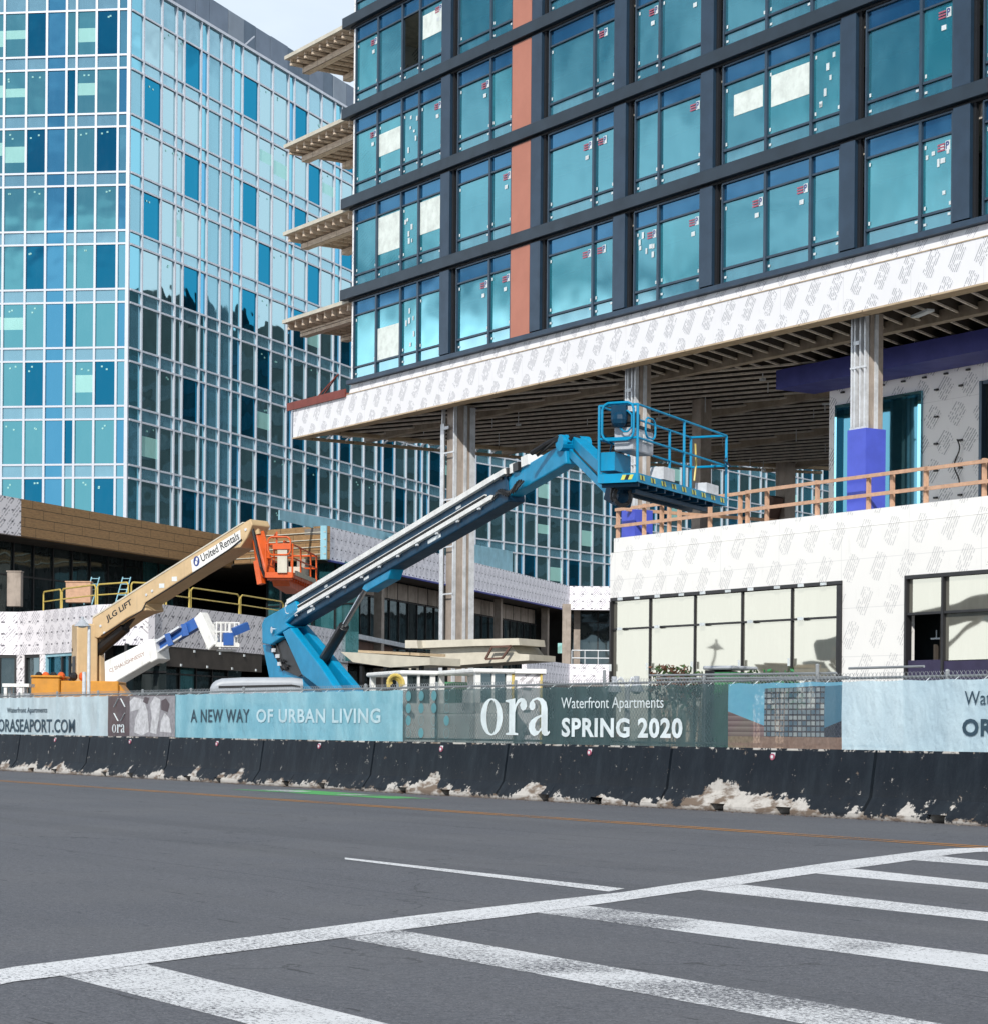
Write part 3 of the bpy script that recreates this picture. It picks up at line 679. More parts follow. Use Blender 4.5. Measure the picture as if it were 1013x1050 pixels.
# windows: frame (the part) with panes, blinds and stickers as its own pieces
pflat = flat(text='P', bold=.03)
def window(s0, s1, mul, z0, z1, fl, wi):
    fw = .045; t0, t1 = 37.93, 38.02
    f = MB(); zb = z0+.42; zt = z1-.52
    f.box(G, s0, s1, t0, t1, z0, z0+fw); f.box(G, s0, s1, t0, t1, z1-fw, z1)
    ed = [s0]+list(mul)+[s1]
    for i, e in enumerate(ed):
        w_ = .04 if i in (0, len(ed)-1) else .05
        a, b = (e, e+w_*1.3) if i == 0 else ((e-w_*1.3, e) if i == len(ed)-1 else (e-w_, e+w_))
        f.box(G, a, b, t0-.012, t1, z0+fw, z1-fw)
    spans = [(ed[i]+.051, ed[i+1]-.051) for i in range(len(ed)-1)]
    rr = random.Random(fl*31+wi)
    for i, (a, b) in enumerate(spans):
        f.box(G, a, b, t0+.004, t1, zb-.03, zb+.03); f.box(G, a, b, t0+.004, t1, zt-.025, zt+.025)
    vis = wi < 7 and fl < 5
    fo = f.build('window', M['frame'], TW)
    st = MB(); bl = MB()
    for i, (a, b) in enumerate(spans):
        op = (wi, fl, i) in ((0, 3, 2), )
        MB().quad(G, a, b, zt+.03, z1-fw, t1-.03).build('upper_pane', M['g_top'], fo); MB().quad(G, a, b, z0+fw, zb-.035, t1-.03).build('lower_pane', M['g_low'], fo)
        m = MB(); gm = 'g_main' if rr.random() < .6 else 'g_main2'
        # each pane sits a hair out of true so its mirror image breaks at the frame
        dt = (rr.random()-.5)*.012; dv = (rr.random()-.5)*.012
        P_ = [G.w(a, t1-.03+dt, zb+.035), G.w(b, t1-.03-dt, zb+.035), G.w(b, t1-.03-dt+dv, zt-.03), G.w(a, t1-.03+dt+dv, zt-.03)]
        if not op: m.face(P_, None, [(a, zb), (b, zb), (b, zt), (a, zt)]); m.build('pane', M[gm], fo)
        if not vis: continue
        wd = b-a
        if not op and (rr.random() < .62) and wi > 0 or (wi == 0 and i in (0, 3) and fl in (2, 3)):
            x = b-.52 if wd > 1.0 else a+.12; zz = zt-.16
            for k in range(3): st.box(G, x, x+.24, t1-.052, t1-.046, zz-.04-.07*k-.03, zz-.07*k-.03, M['ink_red'])
            st.box(G, x+.26, x+.42, t1-.045, t1-.042, zz-.22, zz+.01, M['sticker'])
            o = G.w(x+.28, t1-.05, zz-.19); put_flat(st, pflat, o, G.w(x+.39, t1-.05, zz-.19)-o, (0, 0, .18), M['ink_blue'])
            if rr.random() < .7: st.box(G, x+.1, x+.26, t1-.05, t1-.046, zz-.5, zz-.38, M['sticker'])
        if not op:
            for (x, z) in ((a+.06, zt-.22), (b-.12, zb+.1), (a+.05, zb+.12)):
                if rr.random() < .75: st.box(G, x, x+.06, t1-.05, t1-.046, z, z+.09, M['sticker'])
            if wd < 1.1 and rr.random() < .35:
                for k in range(6): x = a+.1+rr.random()*(wd-.3); z = zb+.2+rr.random()*1.3; st.box(G, x, x+.07+.05*rr.random(), t1-.05, t1-.046, z, z+.08+.12*rr.random(), M['sticker'])
        for (x, z) in ((b-.16, zb-.14), (a+.04, z0+.16)):
            if rr.random() < .7: st.box(G, x, x+.09, t1-.05, t1-.046, z, z+.06, M['sticker'])
    if st.v: st.build('sticker', None, fo)
    BLIND = {(0, 0, 1): (0, .0, 1, .62), (0, 1, 1): (0, .25, 1, .95), (0, 1, 3): (0, .35, 1, .95), (0, 2, 1): (0, .35, 1, .78), (0, 3, 3): (.05, .42, 1, .86), (4, 1, 0): (.22, .48, .92, .80), (4, 1, 1): (.06, .42, .95, .88), (4, 3, 0): (.1, .6, .9, .98), (5, 2, 0): (.0, .1, .45, .5)}
    for i, (a, b) in enumerate(spans):
        q = BLIND.get((wi, fl, i))
        if q:
            bl = MB(); wd = b-a; h = zt-zb
            bl.box(G, a+wd*q[0], a+wd*q[2], t1-.041, t1-.036, zb+h*q[1], zb+h*q[3]); bl.build('blind', M['blind'], fo)
for fl in range(6):
    z0 = 13.42 if fl == 0 else beamB[fl]+.375; z1 = beamB[fl+1]-.075
    for wi, (sp, mul) in enumerate(WIN): window(sp[0]+.03, sp[1], mul, z0, z1, fl, wi)
mb = MB(); mb.box(G, -68.7, TEND, 37.7, 57.6, 33.2, 34.2); mb.build('parapet', M['navy'], TW)

# white wrapped band above the open storey
BT, BBm = 13.02, 11.86
mb = MB(); mb.box(G, -72.38, TEND, 37.86, 38.12, BBm, 12.93)
mb.profile(G, [(37.92, 12.955), (37.99, 13.27), (38.2, 13.27), (38.2, 12.955)], -68.35, TEND)
mb.build('white_wrapped_band', M['sheath'], TW)
mb = MB(); mb.box(G, -68.4, TEND, 37.84, 37.95, 12.93, 12.955); mb.box(G, -72.38, TEND, 37.83, 38.30, BBm-.05, BBm-.003); mb.build('band_edging', M['ply'], TW)
# red steel tray on the left end of the band with its brace
mb = MB(); mb.box(G, -72.75, -68.4, 37.80, 38.9, 12.95, 13.01); mb.box(G, -72.75, -68.4, 37.78, 37.84, 12.86, 13.14); mb.build('red_tray', M['redrust'], TW)
mb = MB(); mb.tube(G.w(-71.6, 38.4, 13.0), G.w(-72.2, 39.6, 14.3), .03, 6); mb.tube(G.w(-71.2, 38.0, 13.0), G.w(-72.2, 39.6, 14.3), .025, 6); mb.build('tray_brace', M['redrust'], TW)

# projecting floor slabs at the left end, formwork still on
for z in (26.0, 22.74, 19.53, 16.3):
    mb = MB(); mb.box(G, -73.5, -68.45, 37.95, 45, z-.13, z); sl = mb.build('projecting_slab', M['ply_pale'], TW)
    mb = MB()
    for k in range(9): mb.box(G, -73.35+.56*k, -73.25+.56*k, 38.1, 44.8, z-.36, z-.134)
    for k in range(4): mb.box(G, -73.3, -68.5, 38.6+1.7*k, 38.9+1.7*k, z-.58, z-.362)
    mb.box(G, -73.45, -68.5, 38.02, 44.9, z-.137, z-.131)
    mb.build('formwork', M['form'], sl)

# soffit of the open storey
a1 = Frame((0, 0), (1.8, -1)); SB = -72.4
outline = [(-72.3, 38.2), (TEND, 38.2), (TEND, 60.5), (-69.4, 60.5), (-72.45, 48.5)]
def poly_part(pts, z0, z1, name, mat, parent):
    mb = MB(); n = len(pts); lo = [G.w(a, b, z0) for a, b in pts]; hi = [G.w(a, b, z1) for a, b in pts]
    mb.face(lo[::-1]); mb.face(hi)
    for i in range(n): j = (i+1) % n; mb.face([lo[i], lo[j], hi[j], hi[i]])
    return mb.build(name, mat, parent)
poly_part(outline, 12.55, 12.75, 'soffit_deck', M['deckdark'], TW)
# joists clipped to the outline
OUT = [G.w(a, b, 0).to_2d() for a, b in [(-72.2, 38.35), (TEND, 38.35), (TEND, 60.3), (-69.6, 60.3), (-72.3, 48.5)]]
def clip(p, d, poly):
    ts = []
    for i in range(len(poly)):
        a, b = poly[i], poly[(i+1) % len(poly)]; e = b-a; den = d.x*e.y-d.y*e.x
        if abs(den) < 1e-9: continue
        t = ((a.x-p.x)*e.y-(a.y-p.y)*e.x)/den; u = ((a.x-p.x)*d.y-(a.y-p.y)*d.x)/den
        if 0 <= u <= 1: ts.append(t)
    return (min(ts), max(ts)) if len(ts) > 1 else None
A0 = at_z(666, 387, 12).to_2d(); A1 = at_z(842, 371.5, 12).to_2d(); dB = (A1-A0).normalized(); nB = Vector((-dB.y, dB.x))
joB = MB(); joA = MB()
for k in range(0, 60):
    p = A0+nB*(.85*k); c = clip(p, dB, OUT)
    if c and c[1]-c[0] > .5:
        q0 = p+dB*c[0]; q1 = p+dB*c[1]
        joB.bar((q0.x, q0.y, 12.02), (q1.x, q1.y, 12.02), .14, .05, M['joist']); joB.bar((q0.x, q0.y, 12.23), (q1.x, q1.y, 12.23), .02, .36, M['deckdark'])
joB.build('soffit_joists', None, TW)
dA = nB; P2 = [OUT[0], OUT[1], OUT[2], OUT[3]]
for k in range(-60, 90):
    p = A0+dB*(.62*k); c = clip(p, dA, OUT)
    if c and c[1]-c[0] > .3:
        lo = c[0]; hi = min(c[1], 0)
        if k*.62 > (A1-A0).length: hi = min(c[1], 8.0)
        if hi-lo < .2: continue
        q0 = p+dA*lo; q1 = p+dA*hi
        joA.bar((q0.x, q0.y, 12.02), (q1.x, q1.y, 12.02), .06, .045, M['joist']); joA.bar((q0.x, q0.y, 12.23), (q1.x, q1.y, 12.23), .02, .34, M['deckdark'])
joA.build('front_joists', None, TW)
for tt, za in ((40.6, 11.93), (46.6, 11.9), (52.5, 11.9), (58.3, 11.9)):
    mb = MB(); mb.box(G, -72.0 if tt < 50 else -70.6, TEND, tt, tt+.28, za-.05, za+.25); mb.build('soffit_girder', M['girder'], TW)
mb = MB(); mb.bar(G.w(-72.35, 38.2, 11.87), G.w(-72.5, 48.5, 11.87), .16, .10); mb.bar(G.w(-72.5, 48.5, 11.87), G.w(-69.4, 60.4, 11.87), .16, .10)
mb.bar(G.w(-70.9, 38.3, 11.95), G.w(-71.2, 48.5, 11.95), .3, .12); mb.bar(G.w(-71.2, 48.5, 11.95), G.w(-68.6, 60.4, 11.95), .3, .12)
mb.build('edge_board', M['ply'], TW)
mb = MB()
for k in range(26):
    tt = 39.2+.8*k; sl = -72.35-.013*(tt-38) if tt < 48.5 else -72.5+(tt-48.5)*.26
    mb.bar(G.w(sl+.06, tt, 11.9), G.w(sl+1.2, tt+.35, 12.5), .05, .06)
mb.build('edge_struts', M['steel'], TW)
mb = MB(); rr = random.Random(4)
for k in range(70):
    s_ = -70+rr.random()*27; tt = 40+rr.random()*18; h_ = .15+.3*rr.random()
    mb.tube(G.w(s_, tt, 12.0-h_), G.w(s_, tt, 12.5), .018, 4); 
    if k % 3 == 0: mb.box(G, s_-.09, s_+.09, tt-.05, tt+.05, 11.93-h_, 12.0-h_)
mb.build('hangers', M['steel'], TW)
mb = MB(); mb.bar(G.w(-54.0, 47.0, 11.7), G.w(-52.9, 48.0, 11.7), .1, .05); mb.bar(G.w(-41.9, 39.5, 11.85), G.w(-41.0, 39.2, 11.85), .2, .06); mb.build('loose_strip', M['sticker'], TW)

# colonnade
def column(px, top_py, x0, x1, zbase, wrap=None, name='column', t=38.62, dep=.85, plain=False):
    sL = G.s(x0, top_py, t); 
    # the side face is seen too: solve the width so the silhouette spans x0..x1
    wd = .6
    for _ in range(40):
        dep = wd*.95
        # right silhouette = far corner of the +s face
        P_ = G.w(sL+wd, t+dep, 8); xx = P_.x/P_.y*FPX+506.5; wd = max(.3, wd+(x1-xx)*P_.y/FPX*.45)
    o = MB(); o.box(G, sL+(.0 if plain else .12), sL+wd, t+(.0 if plain else .12), t+dep, zbase, 12.0)
    c = o.build(name, M['conc'], TW)
    if not plain:
        f = MB()
        for a in ((0.0, wd*.2, wd*.55, wd-.08) if zbase > 3 else (0.0, wd-.06)):
            f.box(G, sL+a, sL+a+.055, t-.03, t+.09, zbase, 11.95)
        f.box(G, sL+wd+.0, sL+wd+.05, t+dep*.45, t+dep*.45+.1, zbase, 11.95)
        f.box(G, sL+.0, sL+.05, t+dep-.1, t+dep, zbase, 11.95)
        z = zbase+1.1
        while z < 11.8:
            f.box(G, sL-.01, sL+wd+.03, t-.045, t-.035, z, z+.05); z += 1.55
        f.box(G, sL+wd*.2, sL+wd*.6, t-.05, t-.03, 11.2, 11.3)
        f.build('steel_stud', M['steel'], c)
        if zbase < 3:
            f2 = MB(); z = .4
            f2.box(G, sL-.02, sL+.20, t-.055, t-.046, zbase, 11.4); f2.box(G, sL+wd+.051, sL+wd+.058, t+dep*.72, t+dep, zbase, 11.9)
            f2.build('stud_plate', M['steel'], c)
    if wrap:
        f = MB(); f.box(G, sL-.06, sL+wd+.06, t-.07, t+dep+.06, zbase, wrap); f.build('blue_wrap', M['bluewrap'], c)
    return sL, wd
column(470, 460, 453.5, 486, 0.0)
column(653, 375, 641.5, 666, 6.4, 7.75)
column(889, 322, 873.5, 904, 6.4, 9.05)
column(718, 415, 709.5, 728.5, 0.0, None, 'column', 44.4, .9, True)
column(803, 480, 795, 815, 0.0, None, 'column', 57.5, 1.0, True)
column(1180, 300, 1150, 1188, 6.4, 9.0)
mb = MB(); q = G.w(-68.8+1.9, 57.6, 0); mb.bar(G.w(-69.9, 57.2, 6.7), G.w(-68.4, 57.2, 10.6), .5, .35); mb.build('leaning_brace', M['brownwall'], TW)
sb, _ = G.at(716, 500, 44.2)
mb = MB(); mb.box(G, sb-1.0, sb+.8, 44.1, 45.5, 6.3, 7.7); mb.build('blue_wrap', M['bluewrap'], TW)

# upper storey wall standing on the podium deck
WL = -49.98
wz0, wz1 = 6.7, 11.68
W1a, W1b = -49.9, -46.30; D1a, D1b = -44.05, -41.2
mb = MB(); td0, td1 = 44.0, 44.35
mb.box(G, WL-.25, W1a, td0, td1, wz0, wz1); mb.box(G, W1a, W1b, td0, td1, 10.92, wz1); mb.box(G, W1b, D1a, td0, td1, wz0, wz1)
mb.box(G, D1a, D1b, td0, td1, 10.9, wz1); mb.box(G, D1b, TEND, td0, td1, wz0, wz1); mb.box(G, WL-.25, WL-.0, td1, 57, wz0, wz1)
mb.build('upper_wall', M['sheath_wall'], TW)
mb = MB(); rr = random.Random(3)
for i in range(9):
    for j in range(6):
        s_ = W1b+.5+i*.95; z = 7.1+j*.75
        if D1a-.2 < s_ < D1b+.2: continue
        if rr.random() < .85: mb.box(G, s_, s_+.13, 43.93, 43.995, z, z+.05)
for i in range(9): mb.box(G, WL+.3+i*.85, WL+.43+i*.85, 43.93, 43.995, 11.25, 11.3)
mb.build('wall_tie', M['black_frame'], TW)
mb = MB(); mb.box(G, WL-.9, TEND, 42.5, 43.99, 11.38, 11.94); mb.build('blue_flashing', M['bluewrap2'], TW)
wf = MB(); wf.box(G, W1a, W1b, 43.92, 44.1, 10.82, 10.92); wf.box(G, W1b-.12, W1b, 43.92, 44.1, wz0, 10.82); wf.box(G, W1a, W1a+.08, 43.92, 44.1, wz0, 10.82); wf.box(G, W1b-.19, W1b-.125, 43.98, 44.1, wz0, 10.8)
wo = wf.build('terrace_window', M['f_mid'], TW)
mb = MB(); mb.quad(G, W1a+.08, W1b-.19, wz0, 10.82, 44.06); mb.build('pane', M['g_deck'], wo)
mb = MB(); mb.box(G, D1a, D1a+.1, 43.92, 44.1, wz0, 10.9); mb.box(G, D1b-.1, D1b, 43.92, 44.1, wz0, 10.9); mb.box(G, D1a+.1, D1b-.1, 43.95, 44.1, 10.8, 10.9)
do = mb.build('terrace_door', M['frame'], TW); mb = MB(); mb.quad(G, D1a+.1, D1b-.1, wz0, 10.8, 44.08); mb.build('pane', M['g_store'], do)
mb = MB(); c = G.w(-45.0, 43.9, 8.9)
pp = [G.w(-44.85+.1*math.sin(i*.5), 43.9, 9.4-.075*i) for i in range(18)]; mb.path(pp, .02, 5); mb.build('hanging_cable', M['blackm'], TW)

# ================================================================== WHITE PODIUM
PS = G.s(625.2, 620, 38.0)
PD = thing('podium_building', 'low white wrapped podium with large pale window wall in front of the tower', 'building', G.w(-45, 38, 0), G.rot)
a1_, a2_ = G.s(626, 630, 38), G.s(863.5, 630, 38); b1_ = G.s(928.4, 630, 38); b2_ = -35.0
mb = MB(); z1 = 6.48
mb.box(G, PS, TEND, 38.0, 38.3, 5.17, z1); mb.box(G, PS, a1_, 38.0, 38.3, 0, 5.17) if a1_-PS > .02 else None
mb.box(G, a2_, b1_, 38.0, 38.3, 0, 5.17); mb.box(G, b2_, TEND, 38.0, 38.3, 0, 5.17)
mb.box(G, PS, PS+.3, 38.3, 57, 0, z1); mb.build('wall', M['sheath_pod'], PD)
mb = MB(); mb.box(G, PS+.12, TEND, 38.03, 38.42, z1+.012, 6.9); mb.box(G, PS+.12, PS+.4, 38.42, 57, z1+.012, 6.9); mb.build('parapet', M['sheath_pod'], PD)
mb = MB(); mb.box(G, PS+.4, TEND, 38.42, 57, 6.35, 6.5); mb.build('deck', M['ply_pale'], PD)
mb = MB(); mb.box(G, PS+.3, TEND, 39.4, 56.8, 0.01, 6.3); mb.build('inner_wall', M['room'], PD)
cols = [G.s(x, 640, 38) for x in (665, 711, 759.5, 810.5)]
f = MB(); f.box(G, a1_, a2_, 37.97, 38.14, 5.08, 5.17); f.box(G, a1_, a1_+.07, 37.95, 38.14, 0, 5.06); f.box(G, a2_-.17, a2_, 37.95, 38.14, 0, 5.06)
f.box(G, a1_+.07, a2_-.17, 38.01, 38.14, 4.235, 4.285)
for c in cols: f.box(G, c-.03, c+.03, 38.02, 38.14, 0, 4.23); f.box(G, c-.03, c+.03, 38.02, 38.14, 4.29, 5.06)
fo = f.build('window_wall', M['black_frame'], PD)
cl = MB()
ed = [a1_+.07]+cols+[a2_-.17]; rr = random.Random(8)
for i in range(5):
    for (z0, z1_) in ((0.05, 4.23), (4.29, 5.06)):
        a, b = ed[i]+(.035 if i else 0), ed[i+1]-(.035 if i < 4 else 0); dt = (rr.random()-.5)*.012
        p = MB(); p.face([G.w(a, 38.06+dt, z0), G.w(b, 38.06-dt, z0), G.w(b, 38.06-dt, z1_), G.w(a, 38.06+dt, z1_)]); p.build('pane', M['g_pod'], fo)
    for z in (5.08, 4.22, 2.4): cl.box(G, ed[i]+.35, ed[i]+.55, 37.925, 37.965, z, z+.08) if z > 3 else cl.box(G, ed[i]-.03, ed[i]+.03, 37.925, 37.965, 3.05, 3.25)
    cl.box(G, ed[i+1]-.6, ed[i+1]-.4, 37.925, 37.965, 5.08, 5.15)
cl.build('glazing_clip', M['sticker'], fo)
m1 = G.s(966.9, 640, 38)
f = MB(); f.box(G, b1_, b2_, 37.95, 38.14, 5.08, 5.17); f.box(G, b1_, b1_+.07, 37.95, 38.14, 0, 5.08); f.box(G, m1-.035, m1+.035, 37.96, 38.14, 0, 5.08); f.box(G, b1_+.07, m1-.035, 37.97, 38.14, 4.2, 4.26); f.box(G, m1+.035, b2_, 37.97, 38.14, 4.2, 4.26)
m3 = m1+2.2; f.box(G, m3-.035, m3+.035, 37.96, 38.14, 0, 4.2)
fo = f.build('window_wall', M['black_frame'], PD)
for a, b, z0, z1_, mm in ((b1_+.07, m1-.035, 4.26, 5.08, 'g_pod'), (m1+.035, b2_, 4.26, 5.08, 'g_pod'), (m1+.035, m3-.035, 3.08, 4.2, 'g_pod'), (m3+.035, b2_, 3.08, 4.2, 'g_pod')):
    p = MB(); p.quad(G, a, b, z0, z1_, 38.06); p.build('pane', M[mm], fo)
p = MB(); p.box(G, b1_+.1, m1-.04, 38.0, 38.12, .05, 3.1); p.box(G, m1+.04, m3-.04, 38.0, 38.12, .05, 3.06); p.box(G, m3+.04, b2_, 38.0, 38.12, .05, 3.06); p.build('violet_panel', M['violet'], fo)
p = MB(); p.box(G, m1-.62, m1-.04, 38.5, 38.62, 3.1, 4.2); p.box(G, b1_+.35, b1_+.42, 38.6, 38.7, .1, 3.5); p.box(G, b1_+.62, b1_+.67, 38.6, 38.7, .1, 3.5); p.build('doorway_lining', M['deckdark'], PD)
p = MB(); p.box(G, b1_+.3, b1_+.9, 38.55, 38.6, 3.62, 3.66); p.tube(G.w(b1_+.45, 38.6, 3.62), G.w(b1_+.45, 38.6, 3.85), .015, 5); p.build('lamp_fitting', M['sticker'], PD)
# timber guard rail on the parapet edge
GR = thing('guard_rail', 'bare timber guard rail along the top of the white podium', 'railing', G.w(-46, 38.3, 6.9), G.rot)
ss = [-52.86, -51.63, -50.84, -50.41, -49.98, -48.64, -47.26, -46.98, -46.21, -44.12, -42.21, -41.38, -40.13, -38.21, -36.4, -34.5, -32.5, -30.5]
for i, s_ in enumerate(ss):
    mb = MB(); dt = (i % 3)*.03; mb.box(G, s_-.045, s_+.045, 38.22+dt, 38.31+dt, 6.905, 7.80+.03*(i % 4 == 1)); mb.build('post', M['lumber'], GR)
for z, dz in ((7.70, .09), (7.22, .09)):
    for a, b, dt in ((-52.9, -46.9, 0), (-46.95, -40.0, .045), (-40.1, -30.4, 0)):
        mb = MB(); mb.box(G, a, b, 38.17-dt*.0, 38.215, z+dt*.3, z+dz+dt*.3); mb.build('rail', M['lumber'], GR)
mb = MB(); mb.box(G, PS+.2, PS+.28, 38.4, 46, 7.7, 7.79); mb.build('rail', M['lumber'], GR)
# ================================================================== FAR GLASS OFFICE TOWER
LC = (-19.423, 118.636)
FL = Frame(LC, (1, -.13)); FR = Frame(LC, (.40, 1))
s_b = 46.3; q = FR.w(s_b, 0, 0); FR2 = Frame((q.x, q.y), (.70, 1))
LB = thing('glass_office_tower', 'tall glass office tower with pale grid of mullions and slate roof screen, on the left', 'building', (LC[0], LC[1], 0), FL.rot)
ZK = [14.49+3.1*k for k in range(-1, 9)]; ZTOP = 40.85
left_x = [-84, -73, -51.5, -41, -19, 4.9, 27.6, 48.4, 68.7, 79, 99.3, 121.8]
left_s = [FL.s(x, 60) for x in left_x]+[-.12]
left_t = ['D', 'C', 'B', 'D', 'A', 'A', 'B', 'C', 'D', 'E', 'F', 'G']
rx = [137.4, 146.6, 165.5, 180.5, 188.5, 205.8, 212.9, 226.7, 239, 248.5, 265, 279.7, 295.8, 301.8]
right_s = [.14]+[FR.s(x, 110) for x in rx[1:]]+[FR.s(x, 480) for x in (312.8, 326.7, 340.5, 347.4, 360.2, 373, 385.9, 392.4, 404.6, 416.5, 427, 432.9, 439.8, 453, 464)]+[s_b]
right_t = list('gAttDmppbDAtmDAtmDAtmDAtmbDAt')
while len(right_t) < len(right_s)-1: right_t.append('t')
x3 = [486.8, 501.9, 516, 529.4, 536.5, 549.7, 562.6, 576, 582.2, 594.6, 607, 619.5, 625.7]
r3 = [0.12]+[FR2.s(x, 550) for x in x3]; 
while r3[-1] < 78: r3.append(r3[-1]+(2.0 if len(r3) % 4 else 1.0))
t3 = list('tDAtmDAtmDAtmDAtmDAtmDAtmDAtmDAtm'*3)
rr = random.Random(21)
def ptype(c, row, side):
    """glazing of one opening; row 0 is the top storey"""
    even = row % 2 == 0
    if c in 'C': return 'f_blue'
    if c == 'B': return 'f_dark' if even else 'f_teal'
    if c == 'F': return 'f_dark' if even else 'f_teal'
    if c == 'D' and side == 0: return 'f_dark' if not even else 'f_teal'
    if c == 'A' and side == 0: return 'blind' if row in (0, 1, 2, 5) else 'f_teal'
    if c == 'E': return 'blind' if row in (0, 1, 6) else 'f_teal'
    if c == 'G': return 'f_mid' if even else 'f_blue'
    if c == 'g': return 'f_mid' if even else 'f_slat'
    if c == 'p': return 'f_slat'
    if c in 'mb': return 'f_mid' if (row+(c == 'b')) % 2 else 'f_blue'
    if c == 'D': return 'f_dark' if even else 'f_teal'
    if c == 'A': return 'f_dark' if (not even and side == 1 and True) and rr.random() < .5 else ('blind' if rr.random() < .35 else 'f_teal')
    return 'blind' if rr.random() < .12 else 'f_teal'
many = MB(); npane = 0
def storeys(fr, ss, tt, side, depth):
    global npane
    grid = MB(); e0, e1 = ss[0], ss[-1]
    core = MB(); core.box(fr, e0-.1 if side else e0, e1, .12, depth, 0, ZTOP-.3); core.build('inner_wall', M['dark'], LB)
    for i, s_ in enumerate(ss[1:-1]): grid.box(fr, s_-.06, s_+.06, -.07, .1, 11.35, ZTOP)
    for k, z in enumerate(ZK):
        grid.box(fr, e0, e1, -.055, .1, z-.05, z+.05)
        grid.box(fr, e0, e1, -.055, .1, z+.65, z+.75) if k < 9 else None
    grid.box(fr, e0, e1, -.12, .3, ZTOP, ZTOP+.16); grid.box(fr, e0, e1, -.055, .1, 12.04, 12.16) if False else None
    grid.build('mullion_grid', M['mull'], LB)
    sp = None
    for k, z in enumerate(ZK):          # spandrel strips, one per storey
        m = MB()
        for i in range(len(ss)-1):
            c = tt[i]; mat = M['f_blue'] if c in 'C' else (M['f_mid'] if c in 'Ggmb' else M['f_pale'])
            z1 = z+.65 if k < 9 else ZTOP
            dt = (rr.random()-.5)*.006
            m.face([fr.w(ss[i], .03+dt, z+.05), fr.w(ss[i+1], .03-dt, z+.05), fr.w(ss[i+1], .03-dt, z1), fr.w(ss[i], .03+dt, z1)], mat)
        m.build('spandrel_strip', None, LB)
    for k in range(9):
        row = 8-k; z0 = ZK[k]+.75; z1 = ZK[k+1]-.05
        for i in range(len(ss)-1):
            ty = ptype(tt[i], row, side)
            if side and ty == 'f_teal': ty = 'f_teal_lit'
            one = side == 0 and i >= 5 or (side == 1 and 1 <= i <= 4)
            m = MB() if one and npane < 100 else many
            dt = (rr.random()-.5)*.014; dv = (rr.random()-.5)*.014
            def Q(za, zb, mt):
                f0 = (za-z0)/(z1-z0); f1 = (zb-z0)/(z1-z0)
                m.face([fr.w(ss[i], .03+dt+dv*f0, za), fr.w(ss[i+1], .03-dt+dv*f0, za), fr.w(ss[i+1], .03-dt+dv*f1, zb), fr.w(ss[i], .03+dt+dv*f1, zb)], mt)
            if ty == 'blind':
                a = z0+(z1-z0)*rr.choice((.2, .25, .3, .42)); b = z0+(z1-z0)*rr.choice((.62, .70, .72))
                gt = M['f_teal_lit' if side else 'f_teal']; Q(z0, a, gt); Q(a, b, M['f_blind']); Q(b, z1, gt)
            else: Q(z0, z1, M[ty])
            if m is not many:
                m.build('window_pane', None, LB); npane += 1
storeys(FL, left_s, left_t, 0, 18); storeys(FR, right_s, right_t, 1, 16); storeys(FR2, r3, t3[:len(r3)-1], 2, 14)
o = many.build('window_panes', None, LB); o['kind'] = 'stuff'
mb = MB(); mb.box(FL, -.16, .02, -.10, .12, 11.3, ZTOP+.15); mb.build('corner_post', M['mull'], LB)
# bright ceilings lights and papers seen through a few panes
mb = MB(); rr2 = random.Random(5)
for k in range(9):
    for i in range(len(right_s)-1):
        if rr2.random() < .45 and right_t[i] in 'tA':
            for _ in range(2):
                s_ = right_s[i]+.15+rr2.random()*max(.1, right_s[i+1]-right_s[i]-.4); z = ZK[k+1]-.25-.35*rr2.random(); mb.box(FR, s_, s_+.12, .005, .015, z, z+.09)
    for i in range(len(left_s)-1):
        if rr2.random() < .6 and left_t[i] in 'ABEF':
            for _ in range(2):
                s_ = left_s[i]+.15+rr2.random()*.6; z = ZK[k+1]-.3-.3*rr2.random(); mb.box(FL, s_, s_+.10, .005, .015, z, z+.09)
mb.build('ceiling_spots', M['f_blind'], LB)
# roof screen
s0, zt = FR.at(220, 0, 4.5); s = -1.0; k = 0
while s < 60:
    mb = MB(); wd = rr.choice((1.6, 2.0, 2.4)); mb.box(FR, s, s+wd-.04, 4.5+.05*rr.random(), 5.2, 39, zt-.02*(k % 2)); mb.build('roof_screen_panel', M['screen_'+rr.choice('aabc')], LB); s += wd; k += 1
mb = MB(); 
for px in (238, 296, 330): s_, _ = FR.at(px, 60, 4.6); mb.box(FR, s_, s_+.9, 4.42, 4.48, 41.5, 42.6)
mb.build('screen_hatch', M['screen_b'], LB)
p0 = FR.w(12.8, .2, ZTOP+.1); mb = MB(); mb.tube(p0, FR.w(17.6, 2.0, ZTOP+2.3), .05, 6); mb.build('davit_arm', M['mull'], LB)

